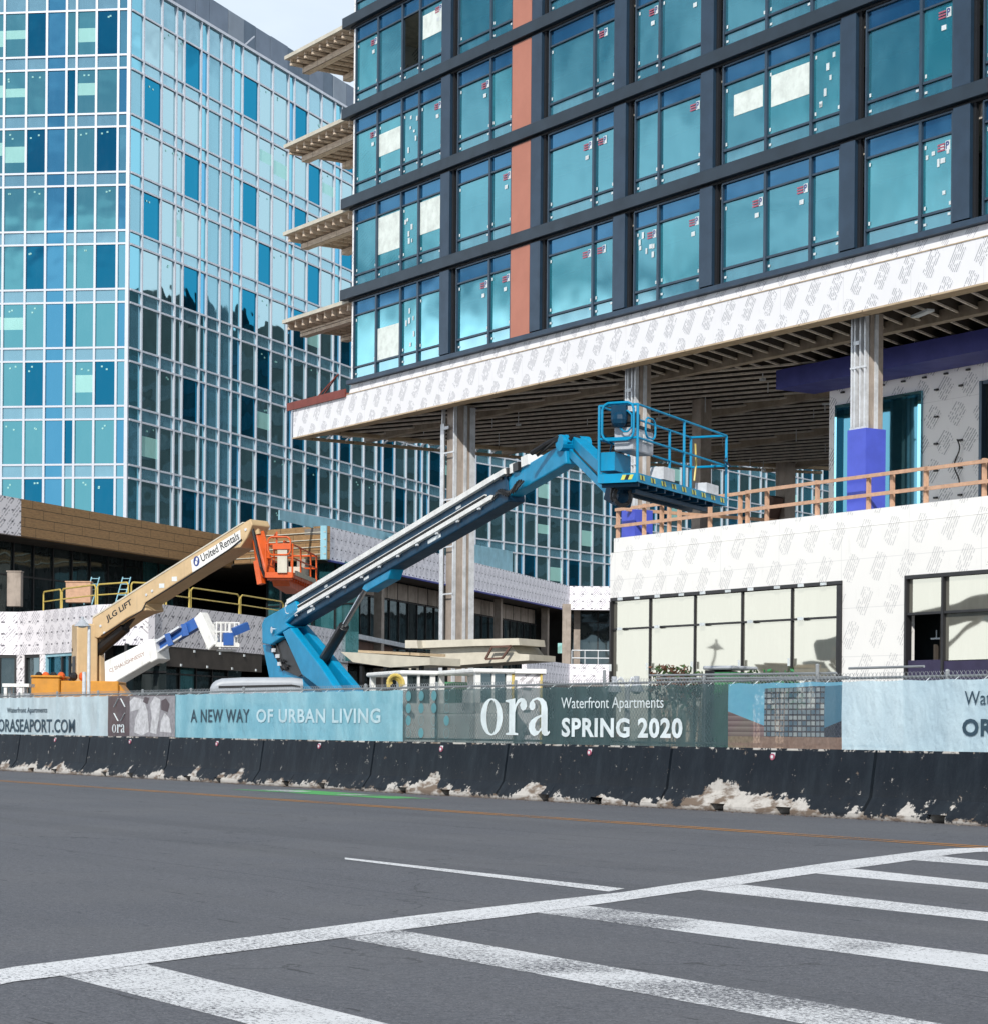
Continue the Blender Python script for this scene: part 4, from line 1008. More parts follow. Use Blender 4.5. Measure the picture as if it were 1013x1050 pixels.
# ================================================================== LOW PODIUM OF THE OFFICE TOWER
LP = thing('terraced_podium', 'terraced low building with tan boards, white wrapped parapets and dark glazing under the glass tower', 'building', at_z(152.6, 618, 6.9)*Vector((1, 1, 0)) if False else Vector((-16, 101, 0)), 0)
P1 = at_z(21.8, 511.5, 11.3); P2 = at_z(239.5, 550.4, 11.3); P0 = P1+(P1-P2).normalized()*14; P3 = at_z(240.8, 545.7, 11.3); P4 = at_z(334.8, 539.0, 11.3); P5 = at_z(583.7, 601, 11.3)
P6 = Vector((P5.x+14, P5.y-.6, 11.3))
def wall(p, q, z0, z1, name, mat, parent, t0=0, t1=.3, a=0, b=0):
    fr, L = seg(p, q); m = MB(); m.box(fr, a, L-b, t0, t1, z0, z1); return m.build(name, mat, parent)
wall(P0, P1, 9.66, 11.302, 'fascia', M['sheath_lines'], LP); wall(P1, P2, 9.65, 11.30, 'tan_fascia', M['tan_boards'], LP, a=.01)
wall(P3, P4, 9.65, 11.298, 'tan_fascia', M['tan_boards'], LP, b=.02)
wall(P4, P5, 9.65, 11.30, 'white_fascia', M['sheath_far'], LP, a=.45); wall(P4, P5, 9.64, 11.31, 'pale_corner_strip', M['tarp'], LP, b=(P5-P4).length-.45, t0=-.02)
wall(P5, P6, 9.65, 11.296, 'white_fascia', M['sheath_far'], LP, a=.0)
mb = MB(); fr, L = seg(P3, P4)
for k in range(4): mb.box(fr, 0, L, -.05, -.01, 9.9+.36*k, 9.94+.36*k)
mb.build('batten', M['ply_pale'], LP)
fr, L = seg(P4, P5); mb = MB(); mb.box(fr, .5, L, -.06, .1, 9.56, 9.645); mb.build('blue_drip_edge', M['bluewrap2'], LP)
back = [Vector((60, 210, 0)), Vector((-90, 170, 0))]
def slab(pts, z0, z1, name, mat):
    m = MB(); lo = [(p.x, p.y, z0) for p in pts]; hi = [(p.x, p.y, z1) for p in pts]; n = len(pts)
    m.face(lo[::-1]); m.face(hi)
    for i in range(n): m.face([lo[i], lo[(i+1) % n], hi[(i+1) % n], hi[i]])
    return m.build(name, mat, LP)
def inset(pts, d):
    out = []
    for i, p in enumerate(pts):
        a = pts[max(0, i-1)]; b = pts[min(len(pts)-1, i+1)]; v = (b-a); n_ = Vector((-v.y, v.x, 0)).normalized(); out.append(p+n_*d)
    return out
ring = [P0, P1, P2, P3, P4, P5, P6]
slab(inset(ring, .15)+back, 10.9, 11.2, 'roof', M['dirt']); slab(inset(ring, .15)+back, 9.72, 9.8, 'soffit', M['deckdark'])
# glazing behind the upper terrace
def glazed(p, q, z0, z1, t, step, mat='g_store', name='glazing', trans=(), fm='black_frame', cols=False, hi=None):
    fr, L = seg(p, q); m = MB(); n = max(1, int(L/step))
    gs = []
    for i in range(n):
        a = L*i/n; b = L*(i+1)/n; g = MB(); g.face([fr.w(a, t, z0), fr.w(b, t, z0), fr.w(b, t, z1), fr.w(a, t, z1)], M['g_store2'] if (hi and i in hi) else M[mat]); gs.append(g)
        m.box(fr, a-.04, a+.04, t-.08, t+.02, z0, z1)
    for z in trans: m.box(fr, 0, L, t-.06, t+.01, z-.035, z+.035)
    fo = m.build('glazing_frame', M[fm], LP); [g.build('pane', None, fo) for g in gs]
    if cols:
        for i in range(0, n, 7): m = MB(); m.box(fr, L*i/n+.3, L*i/n+.75, t-1.2, t-.75, z0, z1); m.build('column', M['conc'], LP)
glazed(P0, P1, 4.7, 9.7, 2.6, 1.6, trans=(8.2,)); glazed(P1, P2, 4.7, 9.7, 2.6, 1.6, trans=(8.2,), hi=(9, 10))
glazed(P3, P4, 4.7, 9.7, 2.4, 1.5, trans=(7.6,), hi=(0, 1, 2, 3, 4)); glazed(P4, P5, 0, 9.7, 2.4, 1.6, trans=(8.6, 5.9), hi=(1, 2, 3, 4, 5), cols=True); glazed(P5, P6, 0, 9.7, 3.0, 1.8, trans=(8.9,), cols=True)
fr, L = seg(P4, P5); mb = MB()
for i in range(24): mb.quad(fr, 3.0+L/26*i, 3.0+L/26*(i+.94), 8.66, 9.6, 2.28)
mb.build('spandrel_board', M['conc'], LP)
# lower terrace parapet
Q = [at_z(-34, 627, 6.2), at_z(18, 627.5, 6.2), at_z(45, 626, 6.2), at_z(100, 620, 6.2), at_z(152.6, 618, 6.2), at_z(269.5, 632.6, 6.2), at_z(357.5, 648, 6.2), at_z(421, 661, 6.2)]
for i in range(6):
    nm = 'white_parapet'; wall(Q[i], Q[i+1], 4.55 if i >= 3 else 4.35, 6.2-.003*(i % 2), nm, M['sheath_lines' if i in (4, 5) else 'sheath_far'], LP, t1=.35)
wall(Q[6], Q[7], 5.95, 6.2, 'grey_beam', M['steel'], LP); wall(Q[6], Q[7], 4.95, 5.94, 'brown_wall', M['brownwall'], LP, .5, .7)
wall(Q[5], Q[6], 0.0, 4.54, 'white_wall', M['sheath_lines'], LP, 0.02, .33, a=5.2)
slab(inset(Q, .2)+[P5+Vector((0, 4, 0)), P4+Vector((0, 4, 0)), P2+Vector((0, 3, 0)), P1+Vector((0, 4, 0)), P0+Vector((0, 4, 0))], 4.6, 4.9, 'terrace_floor', M['dirt'])
fr, L = seg(Q[4], Q[5]); 
glazed(Q[4], Q[5], 0, 4.6, 1.0, 1.4, trans=(3.5,), hi=(3,)); glazed(Q[3], Q[4], 0, 4.6, 1.0, 1.5, trans=(3.5,))
mb = MB(); mb.box(fr, 0, L, .02, .2, 3.75, 4.54); mb.build('dark_band', M['deckdark'], LP)
mb = MB(); 
for k in range(12): mb.box(fr, .4+k*1.25, .52+k*1.25, -.02, .015, 3.78+.6*(k % 2), 3.88+.6*(k % 2))
mb.build('band_clip', M['sticker'], LP)
# ground-storey wall at far left with openings
for i, (ops) in enumerate([((.62, .99),), ((.25, .85),), ((.02, .62),)]):
    fr, L = seg(Q[i], Q[i+1]); m = MB(); cur = 0
    for a, b in ops:
        m.box(fr, cur, L*a, 0.01, .33, 0, 4.34); cur = L*b
        f = MB(); f.box(fr, L*a, L*a+.1, .05, .2, 0, 4.34); f.box(fr, L*b-.1, L*b, .05, .2, 0, 4.34); f.box(fr, L*a+.1, L*b-.1, .05, .2, 4.22, 4.34)
        fo = f.build('doorway' if i != 2 else 'window', M['tarp' if i == 2 else 'black_frame'], LP); g = MB(); g.quad(fr, L*a+.1, L*b-.1, 0, 4.22, .15); g.build('pane', M['g_store' if i != 2 else 'g_deck'], fo)
        if i == 2:
            g = MB(); g.box(fr, L*(a+b)/2-.05, L*(a+b)/2+.05, .06, .14, 0, 4.22); g.box(fr, L*(a+b)/2+.8, L*(a+b)/2+.88, .06, .14, 0, 4.22); g.build('mullion', M['black_frame'], fo)
    m.box(fr, cur, L, 0.01, .33, 0, 4.34); m.build('white_wall', M['sheath_far' if i != 1 else 'sheath_lines'], LP)
# low white parapet of the middle court
V = [at_z(540, 675.0, 5.5), at_z(583.7, 681, 5.5), at_z(650, 681.5, 5.5)]
wall(V[0], V[1], 4.2, 5.5, 'court_parapet', M['sheath_far'], LP); wall(V[1], V[2], 4.2, 5.497, 'court_parapet', M['sheath_far'], LP)
slab([V[0], V[1], V[2], V[2]+Vector((3, 14, 0)), P5+Vector((0, 2, 0)), V[0]+Vector((-4, 6, 0))], 4.1, 4.19, 'court_floor', M['dirt'])
mb = MB(); a = pt(580.5, 655, 149); mb.box(I, a.x-.28, a.x+.28, a.y, a.y+.5, 4.2, 9.7); mb.build('column', M['conc'], LP)
mb = MB(); a = pt(586, 667, 146); b = pt(640, 667.5, 146); mb.tube(a, b, .04, 5); mb.tube(a-Vector((0, 0, .5)), b-Vector((0, 0, .5)), .04, 5)
for k in range(5): c = a.lerp(b, k/4); mb.tube(c, (c.x, c.y, 4.2), .035, 5)
mb.build('handrail', M['steel'], LP)
mb = MB(); a = pt(571.5, 670, 145); mb.box(I, a.x, a.x+.28, a.y, a.y+.05, a.z, a.z+.66); mb.build('notice_board', M['f_blind'], LP)
# pale blue protective sheets standing on the roof edge
def sheet(px0, py0, px1, py1, t, name, label, drop=.3, mid=None):
    fr, L = seg(P4, P5); s0, z0 = fr.at(px0, py0, t); s1, z1 = fr.at(px1, py1, t)
    m = MB(); n = 8; poly = [(s0, 11.22), (s1, 11.22), (s1, z1)]
    if mid: sm, zm = fr.at(*mid, t); poly.append((sm, zm))
    poly.append((s0, z0)); m.prism(fr, poly, t, t+.06)
    o = m.build(name, M['tarp'], base=fr.w((s0+s1)/2, t, 11.22), rot=fr.rot); tag(o, label, 'sheet'); return o
sheet(287, 523, 410, 549, .8, 'protective_sheet', 'long pale blue sheet standing above the tan fascia and white parapet', mid=(345, 533))
sheet(485, 558, 525.5, 565.5, .8, 'protective_sheet', 'small pale blue sheet behind the white parapet right of the tall column')
sheet(400, 550, 425, 562, .5, 'protective_sheet', 'crumpled pale blue sheet half hidden behind the long blue boom', mid=(408, 548))

# yellow guard rails along the terrace
def loop_rail(p, q, label):
    t = thing('yellow_guard_rail', label, 'railing', (p+q)/2, math.atan2(q.y-p.y, q.x-p.x), 'yellow guard rails on the terrace edge')
    d = (q-p); h = Vector((0, 0, .85)); c = .12
    m = MB(); m.path([p, p+h*.88, p+h+d*(.04), q+h-d*.04, q+h*.88, q], .035, 6); m.build('frame_tube', M['yellow'], t)
    m = MB(); m.tube(p+h*.5, q+h*.5, .028, 6); m.build('mid_rail', M['yellow'], t)
top = [(42, 627), (61, 624.5), (97, 620.5), (131, 618.5), (168, 620), (193.5, 623.2), (245, 629.6), (290, 636)]
YL = ['short yellow guard rail at the left end of the terrace', 'yellow guard rail left of the tan boom, second from the left', 'yellow guard rail just left of the tan boom', 'yellow guard rail hidden partly by the tan boom',
      'yellow guard rail ending right beside the tan boom underside', 'yellow guard rail below the orange basket', 'yellow guard rail meeting the blue lift shoulder']
for i in range(7):
    a = at_z(*top[i], 6.2)+Vector((0, .4, 0)); b = at_z(*top[i+1], 6.2)+Vector((0, .4, 0)); d = (b-a).normalized()*.08
    loop_rail(a+d, b-d, YL[i])

# ================================================================== OFFICE BLOCK MIRRORED IN THE GLASS (stands right of the view, beyond the street grid)
MBk = thing('dark_office_block', 'dark distant office block, seen mirrored in the lower storeys of the glass tower', 'building', Vector((120, 245, 0)), 0)
FB = Frame((55, 262), (1, -.55))
mb = MB(); mb.box(FB, -10, 130, 0, 30, 0, 53); mb.box(FB, 20, 44, 2, 28, 53, 57); mb.box(FB, 70, 100, 2, 28, 53, 59); mb.build('wall', M['block'], MBk)
mb = MB(); 
for k in range(14): mb.box(FB, -9, 129, -.08, -.01, 2+3.5*k, 3.6+3.5*k)
mb.build('window_strip', M['g_store'], MBk)
# ================================================================== MACHINES
def wheel(c, r, w, parent, axis):
    m = MB(); c = Vector(c); a = Vector(axis).normalized()*w/2; m.tube(c-a, c+a, r, 20); o = m.build('wheel', M['rubber'], parent)
    m = MB(); m.tube(c-a*1.06, c+a*1.06, r*.55, 14); m.build('rim', M['lift_white'], o)
def basket(parent, fr, L, W, zf, zt, mat, matd, near_posts=(0, .5, 1), far_posts=(0, .3, .75, 1), r=.025, toe=True, gate=True, name='basket'):
    m = MB(); m.box(fr, 0, L, 0, W, zf, zf+.06)
    for k in range(int(L/.45)): m.box(fr, .1+.45*k, .17+.45*k, .02, W-.02, zf-.08, zf-.003)
    m.box(fr, L*.1, L*.9, W*.3, W*.4, zf-.16, zf-.083); m.box(fr, L*.1, L*.9, W*.7, W*.8, zf-.16, zf-.083)
    o = m.build(name, matd, parent)
    m = MB(); th = .16
    for b in ((0, L, -.02, .0), (0, L, W, W+.02), (-.02, 0, 0, W), (L, L+.02, 0, W)): m.box(fr, b[0], b[1], b[2], b[3], zf-.01, zf+th)
    m.build('toe_board', mat, o)
    m = MB(); zm = (zf+zt)/2+.1
    for z in (zt, zm):
        for a, b in (((0, 0), (L, 0)), ((L, 0), (L, W)), ((0, W), (L, W)), ((0, 0), (0, W))): m.tube(fr.w(a[0], a[1], z), fr.w(b[0], b[1], z), r, 6)
    m.build('guard_tube', mat, o)
    for k in near_posts: m = MB(); m.tube(fr.w(L*k, 0, zf), fr.w(L*k, 0, zt), r*1.1, 6); m.build('post', mat, o)
    for k in far_posts: m = MB(); m.tube(fr.w(L*k, W, zf), fr.w(L*k, W, zt), r*1.1, 6); m.build('post', mat, o)
    if toe:
        m = MB(); k = 0; s_ = .06
        for (f0, f1, fn) in ((0, W, lambda a, z: fr.w(-.028, a, z)), (0, L, lambda a, z: fr.w(a, -.028, z))):
            a = f0+.1
            while a < f1-.25:
                for j, mm in enumerate((M['stripe_y'], M['blackm'], M['stripe_y'])):
                    b = a+.075*j; m.face([fn(b, zf+.04), fn(b+.075, zf+.04), fn(b+.035, zf+.13), fn(b-.04, zf+.13)], mm)
                a += .55
        m.build('hazard_stripe', None, o)
    return o

# ---- large blue boom lift
A = pt(296, 636, 60.5); B = pt(578, 471.5, 46.5)
BL_ = thing('boom_lift', 'large blue boom lift with long raised boom reaching under the dark tower', 'boom lift', (A.x+.8, A.y+.3, 0), 0)
BFr = Frame((A.x, A.y), (B.x-A.x, B.y-A.y))
ax = (B-A).normalized()
def on(px, py, t=0): s_, z_ = BFr.at(px, py, t); return (s_, z_)
E1 = A+(B-A)*.86
m = MB(); m.bar(A-ax*.1, E1, .42, .62); bo = bevel(m.build('boom', M['lift_navy_shade'], BL_), .03, 2)
m = MB(); m.bar(A+(B-A)*.845, B+ax*.35, .32, .46, off=.04); sec = bevel(m.build('inner_boom', M['lift_blue'], bo), .03, 2)
up_ = ax.cross(Vector((ax.x, ax.y, 0)).cross(Vector((0, 0, 1)))).normalized(); 
side = ax.cross(Vector((0, 0, 1))).normalized(); uu = side.cross(ax)
if side.y > 0: side = -side
sd = side*.235
def rail(f0, f1, off, w, h, mat, name, par, extra=0.0):
    m = MB(); o_ = sd+side*extra; m.bar(A+(B-A)*f0+uu*off+o_, A+(B-A)*f1+uu*off+o_, w, h); return m.build(name, mat, par)
rail(.045, .865, .335, .10, .12, M['lift_white'], 'cable_track', bo, .02)
rail(.03, .82, -.055, .09, .10, M['lift_white'], 'cable_track', bo, .02)
rail(.05, .80, .045, .08, .05, M['rubber'], 'hose_run', bo, .01); rail(.05, .80, .078, .06, .03, M['lift_white'], 'hose_run', bo, .012)
m = MB()
for k in range(11):
    c = A+(B-A)*(.08+.07*k)+sd; m.bar(c+uu*-.13, c+uu*-.02, .05, .05, None, tuple(ax)); m.bar(c+uu*-.17+side*.04, c+uu*-.13+side*.04, .05, .08, None, tuple(ax))
m.build('track_bracket', M['steel'], bo)
m = MB(); c = A+(B-A)*.045+sd+side*.02
m.path([c+uu*.335, c+uu*.30-ax*.12, c+uu*.20-ax*.17, c+uu*.08-ax*.14, c+uu*.02-ax*.02, c+uu*.0+ax*.1], .05, 7); m.build('track_end', M['lift_white'], bo)
# yellow-white lettering strip and decals on the boom tip
for f0, f1 in ((.845, .852), (.862, .87), (.885, .90)): m = MB(); m.bar(A+(B-A)*f0+uu*.32, A+(B-A)*f1+uu*.30, .5, .18); m.build('wear_pad', M['blackm'], bo)
m = MB(); m.bar(A+(B-A)*.87+uu*.36, A+(B-A)*.885+uu*.34, .42, .2); m.bar(A+(B-A)*.905+uu*.36, A+(B-A)*.925+uu*.34, .42, .22); m.build('pad_cover', M['lift_white'], bo)
m = MB()
for k in range(14):
    a = k*.45; c = A+(B-A)*(.82+.006*k)+sd+side*.02; m.tube(c+uu*(-.1+.12*math.sin(a)), c+ax*.25+uu*(-.12+.1*math.cos(a*1.3)), .025, 5)
m.build('hose', M['blackm'], bo)
m = MB()
for f_, o_, a_, b_ in ((.12, -.2, .5, .08), (.36, -.2, .3, .07), (.60, -.2, .7, .09), (.70, .19, .25, .06), (.2, .19, .2, .06)): c = A+(B-A)*f_+side*.213+uu*o_; m.bar(c, c+ax*a_, .006, b_)
m.build('decal', M['sticker'], bo)
# shoulder and linkage
def plate(pts, t0, t1, name, mat, par, bev=.03):
    m = MB(); m.prism(BFr, [on(*p, t0) for p in pts], t0, t1); o = m.build(name, mat, par)
    return bevel(o, bev, 2) if bev else o
sh_ = plate([(268.5, 640), (271, 634), (303, 616), (306, 627), (293.5, 639), (297, 643), (284, 651.5), (290, 653), (277, 661.5), (269, 660)], -.30, .30, 'shoulder', M['lift_blue'], BL_)
m = MB(); s_, z_ = on(291.8, 646.5); m.tube(BFr.w(s_, -.37, z_), BFr.w(s_, .35, z_), .09, 14); s_, z_ = on(291.8, 646.5); m.build('pivot_pin', M['chrome'], sh_)
plate([(289.5, 648), (298, 643.5), (328.5, 682.7), (344.3, 706.4), (352, 722), (336, 722), (328.5, 706.4), (309.5, 692)], -.30, -.08, 'riser_arm', M['lift_blue'], BL_)
plate([(299, 643), (311, 643), (333, 668.5), (364.8, 706.4), (376, 722), (360, 722), (350.6, 706.4), (322, 673)], .10, .30, 'riser_arm', M['lift_blue'], BL_)
plate([(269, 661), (277, 662), (287, 684), (308, 694.5), (322, 708), (322, 722), (284, 722), (277, 700)], -.1, .35, 'lower_link', M['lift_blue'], BL_)
plate([(283, 660), (292, 655), (312, 690), (306, 694), (288, 686)], -.16, -.10, 'link_cover', M['blackm'], BL_, 0)
m = MB(); rr = random.Random(2)
for k in range(9):
    a = BFr.w(*[(lambda q: q)(on(281+rr.random()*8, 656+rr.random()*10))[0], -.2+.1*rr.random(), on(281, 656+rr.random()*10)[1]]); s2_, z2_ = on(290+rr.random()*14, 676+rr.random()*14)
    m.path([a, (a+BFr.w(s2_, -.25, z2_))/2+Vector((.1, 0, -.15)), BFr.w(s2_, -.2, z2_)], .028, 5)
m.build('hose', M['blackm'], BL_)
m = MB()
for px, py in ((287, 669), (291, 675), (286, 661), (293, 683)): s_, z_ = on(px, py); m.box(BFr, s_, s_+.14, -.24, -.17, z_, z_+.1)
m.build('valve', M['steel'], BL_)
s_, z_ = on(303, 668); s2_, z2_ = on(312, 684)
m = MB(); m.tube(BFr.w(s_, 0, z_), BFr.w(s2_, 0, z2_), .09, 10); m.build('leveling_cylinder', M['lift_white'], BL_)
s_, z_ = on(328.5, 683); s1_, z1_ = on(353, 642.5); s2_, z2_ = on(377, 600.5)
m = MB(); m.tube(BFr.w(s_, 0, z_), BFr.w(s1_, 0, z1_), .14, 14); cy = m.build('lift_cylinder', M['blackm'], BL_)
m = MB(); m.tube(BFr.w(s1_, 0, z1_), BFr.w(s2_, 0, z2_), .07, 12); m.build('rod', M['chrome'], cy)
plate([(371, 604), (375, 597), (390, 586), (402, 582), (398, 594), (382, 603), (376, 607)], -.17, .17, 'cylinder_bracket', M['lift_blue'], BL_, .02)
# turntable cover, base and wheels
HF = Frame((A.x, A.y-.6), (1, .06))
def onh(px, py, t=0): return HF.at(px, py, t)
m = MB(); m.prism(HF, [onh(*p) for p in [(216, 724), (217, 706), (220, 699.5), (229, 696.3), (250, 695.3), (300, 695.2), (318, 697.5), (333, 702.5), (343, 709), (348, 724)]], -.7, .9)
hood = bevel(m.build('engine_cover', M['lift_grey'], BL_), .14, 4)
m = MB(); m.prism(HF, [onh(*p) for p in [(226, 704), (300, 702.5), (322, 706), (322, 707.5), (300, 704.5), (226, 706.2)]], -.72, -.69); m.build('cover_vent', M['blackm'], hood)
m = MB(); m.box(HF, -2.0, 2.4, -1.0, 1.4, .55, 1.25); m.box(HF, -1.0, 1.6, -.8, 1.0, 1.26, 1.9); bevel(m.build('chassis', M['lift_blue'], BL_), .04, 1)
for a in (-1.7, 2.1):
    for b in (-1.25, 1.65): wheel(HF.w(a, b, .52), .52, .42, BL_, HF.n.to_3d())
# jib and platform
m = MB(); m.bar(pt(592, 453.5, 46.2), pt(623, 483, 43.6), .24, .25); j1 = bevel(m.build('jib', M['lift_blue'], BL_), .02, 2)
m = MB(); m.bar(pt(586, 464, 46.2), pt(630, 508, 43.2), .14, .16); m.build('jib_link', M['lift_blue'], BL_)
m = MB(); m.bar(pt(590, 461, 46.0), pt(618, 489, 43.9), .10, .05); m.build('jib_cylinder', M['blackm'], BL_)
m = MB(); a = pt(588, 455, 46.3); m.tube(a-Vector((.3, .15, 0)), a+Vector((.3, .15, 0)), .17, 14); m.bar(pt(581, 458, 46.4), pt(590, 450.5, 46.2), .5, .18); m.build('elbow', M['lift_blue'], BL_)
m = MB(); m.path([pt(562, 466, 46.9)+side*.4, pt(573, 456, 46.6)+side*.3, pt(583, 448.5, 46.3)+side*.2, pt(591, 447.5, 46.1), pt(597, 455, 45.9)], .05, 6); m.path([pt(566, 468, 46.9)+side*.35, pt(580, 453, 46.4)+side*.25, pt(590, 450, 46.1)+side*.1], .035, 6); m.build('hose', M['blackm'], BL_)
m = MB(); m.bar(pt(627, 505, 43.3), pt(641, 513, 42.9), .34, .30); m.tube(pt(638, 502, 43), pt(638, 517, 43), .16, 12); bevel(m.build('rotator', M['lift_navy_shade'], BL_), .02, 1)
m = MB(); pts = [pt(638+8.5*math.cos(a), 508.5+10*math.sin(a), 42.6) for a in [x*.45-.6 for x in range(11)]]; m.path(pts, .04, 6)
pts = [pt(628+3*math.cos(a)+.5*k_, 505+9*math.sin(a), 42.8) for k_, a in enumerate([x*.5+1 for x in range(8)])]; m.path(pts, .04, 6); m.build('hose', M['blackm'], BL_)
PB = pt(653, 487, 42.0); PC = pt(744, 512, 46.4); PA = pt(617.4, 490, 42.5)
KF = Frame((PB.x, PB.y), (PC.x-PB.x, PC.y-PB.y)); KL = (PC-PB).to_2d().length; KW = abs((PA.to_2d()-PB.to_2d()).dot(KF.n)); ZF = PB.z-.12
bk = basket(BL_, KF, KL, KW, ZF, 7.46, M['lift_blue'], M['lift_navy_shade'])
m = MB(); m.box(KF, .06, 1.12, .12, .50, 6.62, 7.06); cb = bevel(m.build('control_box', M['lift_grey'], bk), .02, 1)
m = MB(); m.box(KF, .18, .5, .105, .115, 6.85, 7.0); m.box(KF, .56, .98, .105, .115, 6.82, 6.97); m.build('instruction_plate', M['lift_white'], cb)
m = MB(); m.box(KF, .02, 1.0, .1, .55, 7.065, 7.12); m.box(KF, .0, .45, .12, .5, 7.12, 7.34); bevel(m.build('console', M['blackm'], bk), .02, 1)
m = MB(); m.box(KF, .1, .9, .5, .85, 6.25, 6.6); m.build('foot_box', M['lift_blue'], bk)
m = MB(); m.box(KF, 1.2, 1.8, -.06, .22, 6.18, 6.42); m.build('battery_box', M['steel'], bk); m = MB(); m.box(KF, 3.6, 4.3, -.05, .2, 6.16, 6.36); m.build('battery_box', M['steel'], bk)
def rloop(fr, a0, a1, t, z0, z1, c=.14, axis='s'):
    P = [(a0+c, z0), (a1-c, z0), (a1-.04, z0+.04), (a1, z0+c), (a1, z1-c), (a1-.04, z1-.04), (a1-c, z1), (a0+c, z1), (a0+.04, z1-.04), (a0, z1-c), (a0, z0+c), (a0+.04, z0+.04), (a0+c, z0)]
    return [fr.w(p[0], t, p[1]) if axis == 's' else fr.w(t, p[0], p[1]) for p in P]
m = MB(); m.path(rloop(KF, KW-.72, KW-.08, -.05, 6.80, 7.50, .12, 't'), .024, 6); m.path(rloop(KF, .10, .34, -.05, 6.95, 7.34, .08, 't'), .018, 6); m.path(rloop(KF, .45, .95, .02, 6.9, 7.28, .12), .02, 6); m.build('gate_loop', M['lift_blue'], bk)
m = MB(); m.sphere(KF.w(-.05, .35, 7.18), .16, .16, .16, None, 10, 6); m.box(KF, -.1, .0, .2, .5, 7.2, 7.45); m.build('controller', M['lift_navy_shade'], bk)
m = MB(); m.path([KF.w(3.2, .05, 7.1), KF.w(3.25, .05, 6.7), KF.w(3.15, .05, 6.35)], .02, 5); m.build('lanyard', M['yellow'], bk)
m = MB(); m.path([KF.w(KL-.1, -.04, 6.98), KF.w(KL-.35, -.08, 6.90), KF.w(KL+.05, -.08, 6.82)], .02, 5); m.path([KF.w(0, KW, 7.0), KF.w(.4, KW-.1, 6.8), KF.w(.5, KW, 6.6)], .02, 5); m.build('cable', M['lift_navy_shade'], bk)

# ---- tan boom lift with orange basket
JA = pt(96, 644, 74); JB = pt(258, 535, 70)
JL = thing('boom_lift', 'tan boom lift with black lettering and small orange basket, left of the blue one', 'boom lift', (JA.x, JA.y, 0), 0)
JF = Frame((JA.x, JA.y), (JB.x-JA.x, JB.y-JA.y))
def oj(px, py, t=0): return JF.at(px, py, t)
def plj(pts, t0, t1, name, mat, par, bev=.03):
    m = MB(); m.prism(JF, [oj(*p, t0) for p in pts], t0, t1); o = m.build(name, mat, par); return bevel(o, bev, 2) if bev else o
jb = plj([(94.5, 633), (165, 588.5), (250, 536), (256.7, 532), (259, 538), (253, 552), (246.5, 561.5), (240, 562.5), (197, 587.5), (148, 619), (150, 626), (141, 628.5), (130, 634), (100.5, 654.5), (95, 653)], -.42, .42, 'boom', M['tan'], JL)
plj([(95, 632.2), (165, 587.7), (249, 535.2), (250, 536), (165, 589.3), (95, 634)], -.44, .44, 'boom_lit_edge', M['ply_pale'], jb, 0)  # pale strip painting the light along the boom's top edge
plj([(196, 574.5), (246.5, 543.2), (247, 556.5), (197.5, 587)], -.432, -.423, 'sign_panel', M['lift_white'], jb, 0)
def diag(p0, p1, hpx, text, mat, par, bold=0.0, t=-.437, name='lettering', fr=JF):
    s0, z0 = fr.at(*p0, t); s1, z1 = fr.at(*p1, t); P_ = fr.w(s0, t, z0); X_ = fr.w(s1, t, z1)-P_
    sc = math.hypot(s1-s0, z1-z0)/math.hypot(p1[0]-p0[0], p1[1]-p0[1]); n_ = Vector((0, 0, 1)); n_ = (n_-X_.normalized()*n_.dot(X_.normalized())).normalized()
    m = MB(); put_flat(m, flat(text=text, bold=bold), P_, X_, n_*hpx*sc); return m.build(name, mat, par)
diag((110.5, 639.5), (136.5, 621.0), 6.4, 'JLG LIFT', M['ink_black'], jb, .03, -.425)
diag((207.5, 576.5), (246, 552.5), 6.6, 'United Rentals', M['ink_black'], jb, .012)
m = MB(); m.path([JF.w(*(lambda q: (q[0], -.46, q[1]))(oj(x, y, -.46))) for x, y in ((104, 652), (128, 637), (146, 626), (150, 618), (192, 592), (236, 563), (248, 553))], .022, 5); m.build('service_line', M['blackm'], jb)
m = MB()
for x, y in ((103, 642), (107, 649), (150, 610), (156, 606), (252, 543)): q_ = oj(x, y, -.44); m.tube(JF.w(q_[0], -.45, q_[1]), JF.w(q_[0], -.41, q_[1]), .045, 8)
m.build('bolt', M['steel'], jb)
m = MB()
for x, y in ((163, 603), (176, 596)): q_ = oj(x, y, -.44); m.box(JF, q_[0], q_[0]+.22, -.428, -.422, q_[1], q_[1]+.14)
m.build('decal', M['sticker'], jb)
m = MB(); s_, z_ = oj(201.5, 575.5, -.44); cc = JF.w(s_, -.438, z_); put_flat(m, flat(loops=[ell(0, 0, 1, 1.2), ell(-.1, -.3, .38, .55), ell(.1, .45, .35, .45)]), JF.w(s_-.13, -.438, z_-.16), JF.w(s_+.13, -.438, z_-.16)-JF.w(s_-.13, -.438, z_-.16), (0, 0, .32)); m.build('emblem', M['ink_blue'], jb)
c79 = pt(79, 660, 73.2); MF = Frame((c79.x, c79.y), (1, .35))
m = MB(); m.box(MF, 0, .68, 0, 1.15, 2.0, 4.68); ms = bevel(m.build('mast', M['tan'], JL), .04, 2)
m = MB(); m.box(MF, -.02, -.001, .25, .85, 3.02, 3.62)
for k in range(4): m.box(MF, -.02, .0, .9, 1.0, 2.3+.5*k, 2.4+.5*k)
m.build('vent', M['blackm'], ms)
plj([(94.5, 634), (101, 637), (103, 690), (103, 722), (95.5, 722), (94.8, 690)], -.15, .08, 'link_arm', M['tan'], JL)
s_, z_ = oj(101, 669.5); s1_, z1_ = oj(131, 643.5); s2_, z2_ = oj(143, 627)
